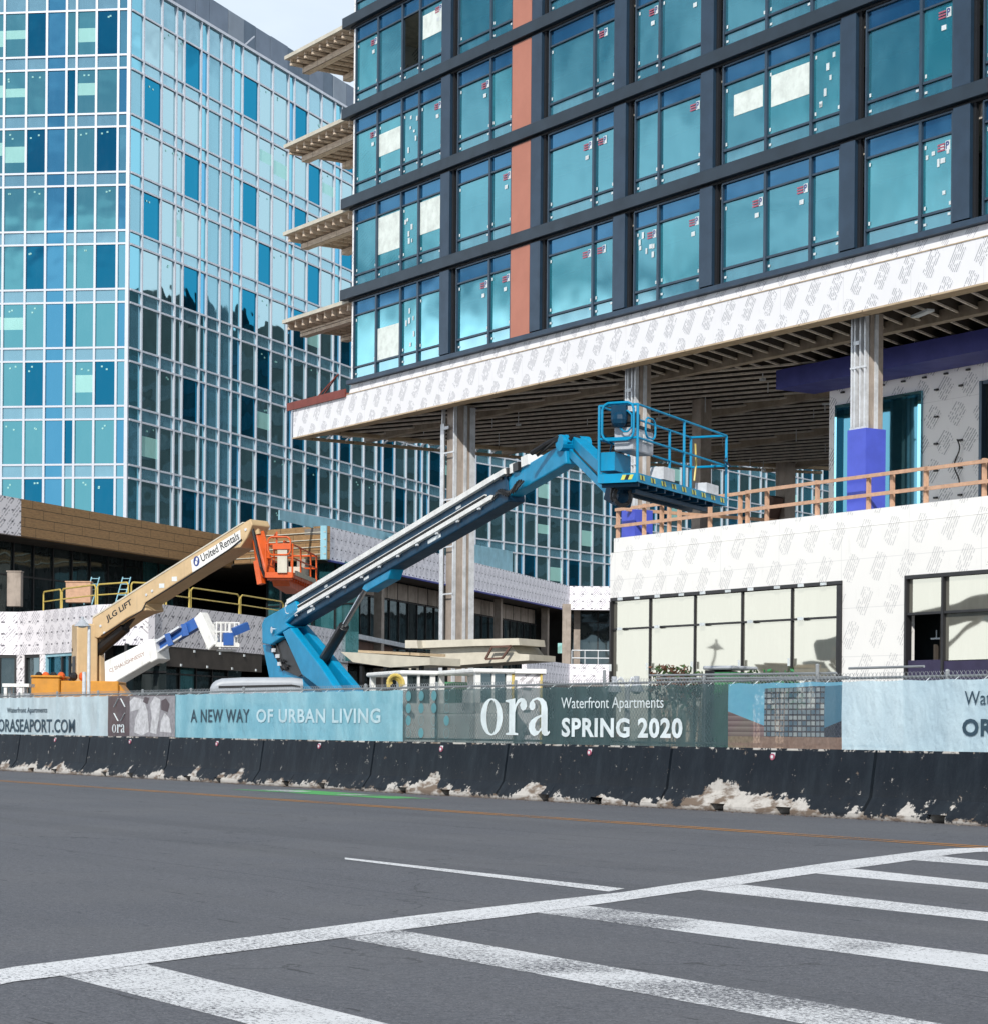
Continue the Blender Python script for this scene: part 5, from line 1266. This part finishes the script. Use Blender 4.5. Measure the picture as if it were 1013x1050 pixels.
m = MB(); m.tube(JF.w(s_, -.1, z_), JF.w(s1_, -.1, z1_), .19, 12); cy = m.build('lift_cylinder', M['blackm'], JL); m = MB(); m.tube(JF.w(s1_, -.1, z1_), JF.w(s2_, -.1, z2_), .09, 10); m.bar(JF.w(s2_-.2, -.1, z2_), JF.w(s2_+.25, -.1, z2_+.05), .3, .25); m.build('rod', M['blackm'], cy)
TFm = Frame((pt(32, 705, 72).x, 72), (1, .02))
def ot(px, py, t=0): return TFm.at(px, py, t)
m = MB(); a0_, _ = ot(32, 705); a1x, _ = ot(61, 705); a2x, _ = ot(121, 705)
m.box(TFm, a0_, a1x, 0, 1.8, 1.3, 2.86); m.box(TFm, a1x+.01, a2x, .1, 1.9, 1.3, 2.78); m.box(TFm, a0_-.02, a1x+.03, -.04, 1.85, 2.87, 2.95); m.prism(TFm, [(a2x, 2.1), (a2x+.5, 2.1), (a2x, 2.7)], .2, 1.5)
bevel(m.build('turntable', M['chassis_orange'], JL), .03, 1)
for px in (37, 44, 52, 60, 73, 82): s_, z_ = ot(px, 698.5); m = MB(); m.sphere(TFm.w(s_, .5, 2.93), .13, .13, .15, None, 8, 5); m.build('filler_cap', M['blackm'] if px % 2 or px == 52 else M['lift_orange'], JL)
m = MB(); m.box(TFm, a0_-.2, a2x+.6, -.3, 2.2, .5, 1.28); m.build('chassis', M['lift_orange'], JL)
for a in (a0_+.2, a2x+.2):
    for b in (-.5, 2.4): wheel(TFm.w(a, b, .55), .55, .42, JL, (0, 1, 0))
# orange jib and basket
m = MB(); m.bar(pt(264, 546, 70), pt(276, 590, 69.4), .35, .32); j = bevel(m.build('jib', M['lift_orange'], JL), .03, 1)
m = MB(); m.bar(pt(260.5, 538, 70.2), pt(266.5, 585, 69.6), .16, .14); m.bar(pt(264.5, 575, 69.6), pt(268.5, 599, 69.5), .2, .2); m.build('jib_link', M['lift_orange'], JL)
m = MB(); m.bar(pt(256.5, 541, 70.2), pt(266, 547, 70), .5, .42); m.tube(pt(261, 536, 69.8), pt(264, 548, 69.8), .12, 8); m.build('elbow', M['tan'], JL)
m = MB(); m.path([pt(259, 541, 69.6), pt(263, 560, 69.4), pt(268, 582, 69.2), pt(272, 592, 69.2)], .05, 6); m.build('hose', M['blackm'], JL)
OB = pt(300, 590.5, 69.0); OC = pt(324.5, 603, 73.6); OA = pt(276, 589, 69.6)
OF = Frame((OB.x, OB.y), (OC.x-OB.x, OC.y-OB.y)); OL = (OC-OB).to_2d().length; OW = abs((OA.to_2d()-OB.to_2d()).dot(OF.n))
ob = basket(JL, OF, OL, OW, OB.z-.05, 6.98, M['lift_orange'], M['lift_orange'], (0, .33, .75, 1), (0, .3, .6, 1), .028, False)
m = MB(); m.box(OF, -.1, .15, .15, .45, 6.1, 6.8); m.build('control_panel', M['ply_pale'], ob)
m = MB(); m.box(OF, -.12, .2, .05, .6, 6.82, 7.0); m.path(rloop(OF, .05, .75, -.1, 6.65, 7.2, .12, 't'), .03, 5); m.path(rloop(OF, .1, .9, .3, 6.6, 7.1, .12), .03, 5); m.path([OF.w(0, OW*.6, 6.95), OF.w(0, OW*.6, 7.35), OF.w(.3, OW*.8, 7.2)], .03, 5); m.build('control_console', M['lift_orange'], ob)
m = MB(); m.box(OF, .4, OL-.3, -.05, .02, 6.05, 6.2); m.box(OF, 2.2, 3.0, .1, .5, 6.15, 6.45); m.build('tool_tray', M['ply_pale'], ob)
m = MB(); m.prism(OF, [(.0, 6.02), (OL*.8, 6.02), (OL*.6, 5.62), (.5, 5.72)], .15, OW-.15); m.build('support_frame', M['lift_orange'], ob)

# ---- small white and blue lift behind
WA = pt(105, 690, 84); WB = pt(206, 634, 82)
WLt = thing('boom_lift', 'small white boom lift with blue inner boom, in front of the quilted parapet', 'boom lift', (WA.x, WA.y, 0), 0)
WF = Frame((WA.x, WA.y), (WB.x-WA.x, WB.y-WA.y))
def plw(pts, t0, t1, name, mat, par, bev=.03):
    m = MB(); m.prism(WF, [WF.at(*p, t0) for p in pts], t0, t1); o = m.build(name, mat, par); return bevel(o, bev, 1) if bev else o
wb = plw([(100.5, 688), (104, 680), (150, 657.5), (157.5, 656.5), (160.5, 675), (153.5, 679), (116, 701), (108, 702), (102, 697)], -.35, .35, 'boom', M['lift_white'], WLt)
plw([(151, 656), (158, 655), (161.5, 676), (154, 680)], -.42, .42, 'boom_collar', M['lift_white'], wb)
diag((113, 691), (149, 673), 4.2, 'CJ SHAUGHNESSY', M['ink_brown'], wb, .0, -.355, 'lettering', WF)
m = MB(); m.bar(pt(156, 667, 83), pt(207, 636.5, 82), .3, .40); ib = m.build('inner_boom', M['blue2'], wb)
m = MB(); m.bar(pt(158, 661, 82.7), pt(186, 643, 82.2), .34, .08); m.bar(pt(158, 672, 82.7), pt(206, 641, 82.2), .34, .06); m.build('boom_edge', M['steel'], ib)
m = MB(); m.bar(pt(172, 650, 82.3), pt(176, 662, 82.3), .42, .2); m.bar(pt(189, 640, 82.2), pt(192, 652, 82.2), .42, .2); m.build('boom_clamp', M['blue2'], ib)
m = MB(); m.bar(pt(206, 631, 82), pt(221, 664, 81.5), .4, .42); bevel(m.build('jib', M['lift_white'], WLt), .03, 1)
m = MB(); m.bar(pt(210, 650, 82.2), pt(214, 665, 82.2), .12, .15); m.build('jib_link', M['lift_white'], WLt)
WKB = pt(222, 666, 81.2); WK = Frame((WKB.x, WKB.y), (1, .25))
wk = basket(WLt, WK, .82, .7, 4.25, 5.12, M['lift_white'], M['lift_white'], (0, .2, .4, .6, .8, 1), (0, .33, .66, 1), .03, False)
m = MB(); m.box(WK, .25, .62, -.05, .3, 4.3, 4.75); m.build('control_box', M['blue2'], wk)
m = MB(); m.bar(pt(240, 648, 81), pt(254, 642, 81.4), .2, .28); m.build('counter_arm', M['blue2'], WLt)
m = MB(); m.box(I, WA.x-1.6, WA.x+1.0, WA.y, WA.y+1.9, 1.0, 2.6); bevel(m.build('turntable', M['lift_white'], WLt), .06, 2)
m = MB(); m.box(I, WA.x-1.9, WA.x+1.3, WA.y-.1, WA.y+2.0, .45, .98); m.build('chassis', M['blue2'], WLt)
for a in (-1.5, .9):
    for b in (-.3, 2.2): wheel((WA.x+a, WA.y+b, .5), .5, .38, WLt, (0, 1, 0))

# ================================================================== THINGS BEHIND THE FENCE
def cart(px0, px1, ytop, Z, label, dep=2.6):
    a = pt(px0, ytop, Z); b = pt(px1, ytop, Z); fr, L = seg(a, b); fr = Frame((a.x, a.y), (1, .35)); L = L/fr.d.x
    t = thing('utility_cart', label, 'vehicle', fr.w(L/2, 1, 0), fr.rot, 'white utility carts behind the fence'); z1 = a.z; z0 = z1-.95
    m = MB()
    for s_ in (0, L-.12):
        for d in (0, dep-.12): m.box(fr, s_, s_+.12, d, d+.12, z0, z1-.1)
    m.box(fr, 0, L, 0, .1, z0-.001, z0+.22); m.box(fr, 0, .1, .1, dep, z0, z0+.22); m.box(fr, L*.5-.03, L*.5+.03, .01, .09, z0+.2, z1-.1) if L < .9 else None
    m.build('cab_frame', M['lift_white'], t)
    m = MB(); m.box(fr, -.06, L+.06, -.08, dep+.1, z1-.1, z1); bevel(m.build('roof', M['lift_white'], t), .03, 1)
    m = MB(); m.quad(fr, .12, L-.12, z0+.22, z1-.1, .05); m.build('windshield', M['g_store'], t)
    m = MB(); m.box(fr, -.02, L+.02, -.1, dep+1.2, .6, z0-.01); m.box(fr, 0, L, .3, .9, z0, z0+.5); bevel(m.build('body', M['lift_white'], t), .05, 2)
    for s_ in (.1, L-.1):
        for d in (.4, dep+.6): wheel(fr.w(s_, d, .38), .38, .25, t, fr.d.to_3d())
cart(412.7, 446.4, 687.5, 50, 'white utility cart with small square cab openings, left of the green bin')
cart(487.7, 524.6, 685.5, 48, 'white utility cart with wide dark windshield, right of the green bin')
def simple(name, label, cat, group=None): return thing
a = pt(447, 698, 51); b = pt(488, 698, 51); fr, L = seg(a, b)
t = thing('green_bin', 'low green bin between the two white carts', 'bin', fr.w(L/2, .3, 0), fr.rot)
m = MB(); m.prism(fr, [(.05, .4), (L-.05, .4), (L, a.z-.12), (0, a.z-.12)], 0, .9); bevel(m.build('body', M['green_bin'], t), .03, 1)
m = MB(); m.box(fr, -.04, L+.04, -.04, .95, a.z-.115, a.z-.03); bevel(m.build('lid', M['green_bin'], t), .02, 1)
for s_ in (.1, L-.2): m = MB(); m.box(fr, s_, s_+.1, .1, .8, 0, .4); m.build('foot', M['blackm'], t)
# lattice-sided container right of the carts
a = pt(526, 686, 50); b = pt(556, 688, 50); fr, L = seg(a, b)
t = thing('mesh_sided_crate', 'grey mesh sided crate with pale roof, right of the carts', 'crate', fr.w(L/2, .5, 0), fr.rot)
m = MB(); m.box(fr, 0, L, 0, 1.2, .01, a.z-.11); m.build('side', M['sheath_lines'], t); m = MB(); m.box(fr, -.05, L+.08, -.1, 1.3, a.z-.1, a.z); m.build('roof', M['lift_white'], t)
m = MB(); m.box(fr, -.03, .03, -.04, .0, .01, a.z-.11); m.box(fr, L-.05, L, -.04, .0, .01, a.z-.11); m.build('corner_post', M['yellow'], t)
# boards on a rack, white panels on a flatbed
a = pt(350, 670, 62); b = pt(442, 677, 60); fr, L = seg(a, b)
t = thing('board_rack', 'rack of pale plywood sheets sloping over the blue lift arm side', 'rack', fr.w(L/2, .6, 0), fr.rot)
def sl(px, py, f=fr): return f.at(px, py, 0)
m = MB(); m.prism(fr, [sl(349.5, 668.5), sl(441, 674.5), sl(441, 682), sl(400, 684.5), sl(362, 679)], 0, 1.3); m.build('board', M['ply_pale'], t)
m = MB(); m.prism(fr, [sl(365, 666.5), sl(428, 669.5), sl(428, 672.5), sl(365, 669)], .1, 1.2); m.build('board', M['ply'], t)
m = MB(); z_ = sl(400, 684)[1]
for s_ in (.6, L*.5, L-.5):
    for d in (.1, 1.1): m = MB(); m.box(fr, s_, s_+.1, d, d+.1, 0, z_+.05); m.build('leg', M['blackm'], t)
a = pt(421, 656, 70); b = pt(533, 656, 68); fr, L = seg(a, b)
t = thing('panel_load', 'long white building panels stacked on a flatbed behind the tall column', 'trailer', fr.w(L/2, .8, 0), fr.rot)
m = MB(); m.prism(fr, [fr.at(423, 657), fr.at(531.5, 654.5), fr.at(532.5, 661.5), fr.at(486, 662.5), fr.at(423, 665)], 0, 1.6); m.build('panel', M['ply_pale'], t)
m = MB(); m.prism(fr, [fr.at(437, 664), fr.at(520, 662), fr.at(526, 670), fr.at(538, 671), fr.at(538, 677), fr.at(437, 684)], .25, 1.9); m.build('panel', M['ply_pale'], t)
m = MB(); m.prism(fr, [fr.at(421, 657), fr.at(433, 657), fr.at(434, 665), fr.at(421, 665)], -.3, -.01); m.prism(fr, [fr.at(425, 676), fr.at(432, 676), fr.at(432, 687), fr.at(425, 687)], -.3, -.01); m.build('end_block', M['ply_pale'], t)
for (p0_, p1_) in (((498, 676), (505, 663)), ((515, 675), (524, 662)), ((498, 676), (515, 675)), ((505, 663.5), (524, 662.5))):
    m = MB(); m.bar(fr.w(fr.at(*p0_, -.05)[0], -.05, fr.at(*p0_, -.05)[1]), fr.w(fr.at(*p1_, -.05)[0], -.05, fr.at(*p1_, -.05)[1]), .06, .06); m.build('handle_bar', M['brownwall'], t)
m = MB(); m.box(fr, .2, L, .2, 1.9, .9, 1.6); m.box(fr, .6, L-.2, .4, 1.7, 1.61, 2.6); m.build('flatbed', M['blackm'], t)
for s_ in (1.0, L-.8):
    for d in (.15, 1.95): wheel(fr.w(s_, d, .5), .5, .28, t, fr.n.to_3d())
t = thing('coiled_hose', 'yellow hose coil hanging left of the white utility cart', 'hose', pt(405, 730, 49)*Vector((1, 1, 0)))
m = MB()
for k, r_ in enumerate((8, 6.5, 5.2)): m.path([pt(406+r_*math.cos(x*.35+2.6), 701-r_*1.1*math.sin(x*.35-.5+k*.2)*1.0, 49+.05*k) for x in range(12)], .04, 6)
m.build('coil', M['yellow'], t); m = MB(); q = pt(406, 705, 49.1); m.tube((q.x, q.y, 0), q, .04, 6); m.build('stand', M['blackm'], t)
# portable toilet and shrubs in front of the window wall
a = pt(722, 683, 52.5); b = pt(751, 683, 52); fr, L = seg(a, b)
t = thing('portable_toilet', 'green portable toilet in front of the pale window wall', 'toilet', fr.w(L/2, .5, 0), fr.rot)
m = MB(); m.box(fr, L*.35, L, 0, 1.0, .02, a.z-.15); m.box(fr, L*.34, L+.02, -.02, .0, 2.2, 2.3); bevel(m.build('cabin', M['green_bin'], t), .03, 1)
m = MB(); m.box(fr, 0, L*.345, .02, 1.0, .02, a.z-.1); m.build('door', M['blackm'], t); m = MB(); m.box(fr, -.03, L+.03, -.05, 1.05, a.z-.09, a.z); bevel(m.build('roof', M['lift_grey'], t), .03, 1)
def shrub(px, ytop, Z, w, h, mats, label, n=420, sd_=1):
    top_ = pt(px, ytop, Z); base = Vector((top_.x, top_.y, 0)); rr = random.Random(sd_)
    t = thing('shrub', label, 'shrub', base, 0, 'shrubs in front of the podium window'); m = MB()
    zc = top_.z-h*.5
    lobes = [(Vector((rr.uniform(-.5, .5)*w, rr.uniform(-.4, .4)*w, rr.uniform(-.4, .4)*h)), rr.uniform(.25, .45)*w) for _ in range(9)]
    for k in range(n):
        c, r_ = rr.choice(lobes); v = Vector((rr.gauss(0, 1), rr.gauss(0, 1), rr.gauss(0, 1))).normalized()*r_*rr.uniform(.5, 1.1)
        p = base+Vector((0, 0, zc))+c+v
        if p.z > top_.z: p.z = top_.z-rr.random()*.1
        a = Vector((rr.uniform(-1, 1), rr.uniform(-1, 1), rr.uniform(-1, 1))).normalized(); b = a.orthogonal().normalized(); l = rr.uniform(.05, .10)
        m.face([p-a*l, p+b*l*.5, p+a*l, p-b*l*.5], rr.choice(mats))
    m.build('crown', None, t); m = MB()
    for k in range(5): m.tube(base+Vector((rr.uniform(-.08, .08), 0, 0)), base+Vector((rr.uniform(-.4, .4)*w, rr.uniform(-.3, .3)*w, zc)), .035, 5, None, .012)
    m.build('stem', M['form'], t)
shrub(688, 683, 53, .95, 1.1, [M['leaf_r'], M['leaf'], M['leaf_r']], 'reddish shrub left of the green portable toilet', 520, 3)
shrub(707, 686, 53, .7, 1.0, [M['leaf_r'], M['leaf']], 'smaller reddish green shrub touching the left side of the portable toilet', 360, 4)
shrub(776, 688, 51, .4, .9, [M['leaf']], 'thin green shrub right of the portable toilet', 200, 5)
shrub(800, 683, 51.5, .7, 1.1, [M['leaf'], M['leaf'], M['green_bin']], 'rounded green shrub furthest right at the window wall', 420, 6)
# lamps
def lamp(px, ytop, Z, label, heads, hs=.26):
    p = pt(px, ytop, Z); t = thing('street_lamp', label, 'street lamp', (p.x, p.y, 0), 0)
    m = MB(); m.tube((p.x, p.y, 0), (p.x, p.y, p.z), .065, 10, None, .045); m.tube((p.x, p.y, 0), (p.x, p.y, .5), .11, 10); m.build('pole', M['steel'], t)
    for hx, hy in heads:
        q = pt(hx, hy, Z); m = MB(); m.path([Vector((p.x, p.y, p.z-.05)), (Vector((p.x, p.y, p.z+.05))+q)/2+Vector((0, 0, .1)), q], .025, 6); m.build('arm', M['steel'], t)
        m = MB(); m.tube(q-Vector((0, 0, .17)), q+Vector((0, 0, .03)), hs, 14, None, .05); m.tube(q+Vector((0, 0, .031)), q+Vector((0, 0, .12)), .05, 8); hd = m.build('lamp_shade', M['lift_grey'], t)
        m = MB(); m.sphere(q-Vector((0, 0, .17)), hs*.55, hs*.55, .05, None, 10, 4); m.build('bulb', M['blind'], hd)
lamp(91.5, 642, 67, 'single bell shaded street lamp in front of the tan mast', [(84.5, 636.5)])
t = thing('steel_pole', 'short grey steel pole beside the bell shaded lamp', 'pole', (pt(86.5, 700, 66).x, 66, 0)); m = MB(); q = pt(86.5, 689, 66); m.tube((q.x, q.y, 0), q, .06, 8); m.build('pole', M['steel'], t)
lamp(643, 703, 41.4, 'twin headed pale lamp just behind the green banner', [(629.5, 700.5), (652.5, 700)], .15)
# white stand at far left
a = pt(4, 701, 68); b = pt(30, 701, 68); fr, L = seg(a, b)
t = thing('white_stand', 'white metal stand at the left edge beside the orange turntable', 'stand', fr.w(L/2, .3, 0), fr.rot)
m = MB(); 
for s_ in (0, L*.62):
    for d in (0, .7): m = MB(); m.box(fr, s_, s_+.09, d, d+.09, 0, a.z-.1); m.build('leg', M['lift_white'], t)
m = MB(); m.box(fr, -.04, L, -.04, .83, a.z-.099, a.z); m.build('top', M['lift_white'], t); m = MB(); m.box(fr, L*.62+.1, L, .1, .7, 1.4, a.z-.3); m.build('box', M['lift_grey'], t)
# small things in the covered terrace
def clutter(name, label, cat, px, py, Z, w, h, mat, legs=True):
    p = pt(px, py, Z); t = thing(name, label, cat, p, 0); m = MB(); m.box(I, p.x-w/2, p.x+w/2, p.y, p.y+.5, p.z, p.z+h); bevel(m.build('body', mat, t), .02, 1)
    m = MB(); m.box(I, p.x-w/2-.03, p.x+w/2+.03, p.y-.03, p.y+.53, p.z+h+.001, p.z+h+.05); m.build('lid', mat, t)
clutter('crate', 'orange brown timber crate behind the yellow rail', 'crate', 80, 618, 99, 1.1, .9, M['lumber'])
clutter('shelf_unit', 'dim grey shelf unit at the far left of the terrace', 'shelf', 14, 622, 97, .6, 1.5, M['conc'])
# step ladders
for k, (px, lab) in enumerate(((86, 'pale blue ladder leaning left of the tan boom'), (118, 'pale blue ladder leaning just above the tan boom'))):
    p = pt(px, 620, 99); q = pt(px+8, 592, 100.5); t = thing('ladder', lab, 'ladder', p, 0, 'ladders in the terrace')
    for d in (0, .35):
        m = MB(); m.tube(p+Vector((d, 0, 0)), q+Vector((d, 0, 0)), .03, 5); m.build('stile', M['tarp'], t)
    m = MB(); [m.tube(p.lerp(q, f), p.lerp(q, f)+Vector((.35, 0, 0)), .02, 5) for f in (.15, .35, .55, .75, .95)]; m.build('rung', M['tarp'], t)

# ================================================================== SKY, SUN, CAMERA
SUN = Vector((-.18, -.984, 0)).normalized(); EL = R(35)
sd_ = bpy.data.lights.new('sun', 'SUN'); sd_.energy = 3.4; sd_.angle = R(.5); sd_.color = (1, .955, .89)
so = bpy.data.objects.new('sun', sd_); C.objects.link(so)
dv = Vector((SUN.x*math.cos(EL), SUN.y*math.cos(EL), math.sin(EL))); so.rotation_euler = dv.to_track_quat('Z', 'Y').to_euler(); so.location = dv*60
W = bpy.data.worlds.new('World'); S.world = W; W.use_nodes = True; nt = W.node_tree; nt.nodes.clear()
def wn(typ, props=None, **inp):
    nd = nt.nodes.new('ShaderNode'+typ)
    for k, v in (props or {}).items(): setattr(nd, k, v)
    for k, v in inp.items():
        s_ = nd.inputs[int(k[1:]) if k[0] == 'i' and k[1:].isdigit() else k.replace('_', ' ')]
        if isinstance(v, bpy.types.NodeSocket): nt.links.new(v, s_)
        else: s_.default_value = v
    return nd
sky = wn('TexSky', dict(sky_type='NISHITA', sun_disc=False, sun_elevation=EL, sun_rotation=math.atan2(SUN.x, SUN.y), air_density=1.0, dust_density=.4, ozone_density=1.2, altitude=0))
tc = wn('TexCoord'); sx = wn('SeparateXYZ', Vector=tc.outputs['Generated'])
h_ = wn('Math', {'operation': 'ADD'}, i0=sx.outputs[2], i1=.12)
dvv = wn('CombineXYZ', X=wn('Math', {'operation': 'DIVIDE'}, i0=sx.outputs[0], i1=h_.outputs[0]).outputs[0], Y=wn('Math', {'operation': 'DIVIDE'}, i0=sx.outputs[1], i1=h_.outputs[0]).outputs[0], Z=0.0)
nz = wn('TexNoise', Vector=dvv.outputs[0], Scale=.62, Detail=7.0, Roughness=.55)
thr = wn('MapRange', {'interpolation_type': 'SMOOTHSTEP'}, Value=nz.outputs[0], From_Min=.47, From_Max=.62)
# a bank of cloud low over the horizon, thicker to the north where the camera looks
hb = wn('MapRange', {'interpolation_type': 'SMOOTHSTEP'}, Value=wn('Math', {'operation': 'ADD'}, i0=sx.outputs[2], i1=wn('Math', {'operation': 'SUBTRACT'}, i0=wn('Math', {'operation': 'MULTIPLY'}, i0=nz.outputs[0], i1=.30).outputs[0], i1=wn('MapRange', Value=sx.outputs[0], From_Min=.2, From_Max=.7, To_Min=0.0, To_Max=.12).outputs[0]).outputs[0]).outputs[0], From_Min=.36, From_Max=.325)
nb0 = wn('MapRange', {'interpolation_type': 'SMOOTHSTEP'}, Value=sx.outputs[1], From_Min=.75, From_Max=.95)
nb = wn('Math', {'operation': 'MULTIPLY'}, i0=nb0.outputs[0], i1=wn('MapRange', Value=nz.outputs[0], From_Min=.40, From_Max=.60, To_Min=.62, To_Max=1.0).outputs[0])
mx = wn('Math', {'operation': 'MAXIMUM'}, i0=thr.outputs[0], i1=hb.outputs[0]); mx2 = wn('Math', {'operation': 'MAXIMUM'}, i0=mx.outputs[0], i1=nb.outputs[0])
fac = wn('Math', {'operation': 'MULTIPLY'}, i0=mx2.outputs[0], i1=.93)
mix = nt.nodes.new('ShaderNodeMix'); mix.data_type = 'RGBA'; nt.links.new(fac.outputs[0], mix.inputs[0]); nt.links.new(sky.outputs[0], mix.inputs[6]); glow = wn('Math', {'operation': 'MULTIPLY'}, i0=wn('MapRange', {'interpolation_type': 'SMOOTHSTEP'}, Value=sx.outputs[0], From_Min=-.80, From_Max=-.93).outputs[0],
          i1=wn('MapRange', {'interpolation_type': 'SMOOTHSTEP'}, Value=wn('Math', {'operation': 'ADD'}, i0=sx.outputs[2], i1=wn('Math', {'operation': 'MULTIPLY'}, i0=nz.outputs[0], i1=.16).outputs[0]).outputs[0], From_Min=.275, From_Max=.235).outputs[0])
cc = nt.nodes.new('ShaderNodeMix'); cc.data_type = 'RGBA'; nt.links.new(glow.outputs[0], cc.inputs[0]); cc.inputs[6].default_value = (13.0, 14.6, 16.2, 1); cc.inputs[7].default_value = (44, 46, 48, 1)  # added bright patch in the cloud, so the low tower panes mirror white
east = wn('MapRange', {'interpolation_type': 'SMOOTHSTEP'}, Value=sx.outputs[0], From_Min=.45, From_Max=.65)
c2 = nt.nodes.new('ShaderNodeMix'); c2.data_type = 'RGBA'; nt.links.new(east.outputs[0], c2.inputs[0]); nt.links.new(cc.outputs[2], c2.inputs[6]); c2.inputs[7].default_value = (19.5, 21, 22.5, 1)  # cloud brightened on this side to pale the far tower's reflections
nt.links.new(c2.outputs[2], mix.inputs[7])
bg = wn('Background', Color=mix.outputs[2], Strength=.064); ow = wn('OutputWorld'); nt.links.new(bg.outputs[0], ow.inputs[0])

cd = bpy.data.cameras.new('camera'); cam = bpy.data.objects.new('camera', cd); C.objects.link(cam); S.camera = cam
cd.sensor_fit = 'HORIZONTAL'; cd.sensor_width = 36; cd.lens = 36*FPX/1013; cd.clip_end = 5000; cd.clip_start = .5
cd.shift_x = H0*math.sin(RHO)/1013; cd.shift_y = H0*math.cos(RHO)/1013
cam.matrix_world = Matrix.Translation((0, 0, EYE)) @ Matrix.Rotation(R(90), 4, 'X') @ Matrix.Rotation(RHO, 4, 'Z')
S.render.engine = 'CYCLES'
S.view_settings.view_transform = 'Standard'; S.view_settings.look = 'None'; S.view_settings.exposure = .25; S.view_settings.gamma = 1
S.render.resolution_x = 987; S.render.resolution_y = 1024
S.cycles.max_bounces = 8; S.cycles.transparent_max_bounces = 16
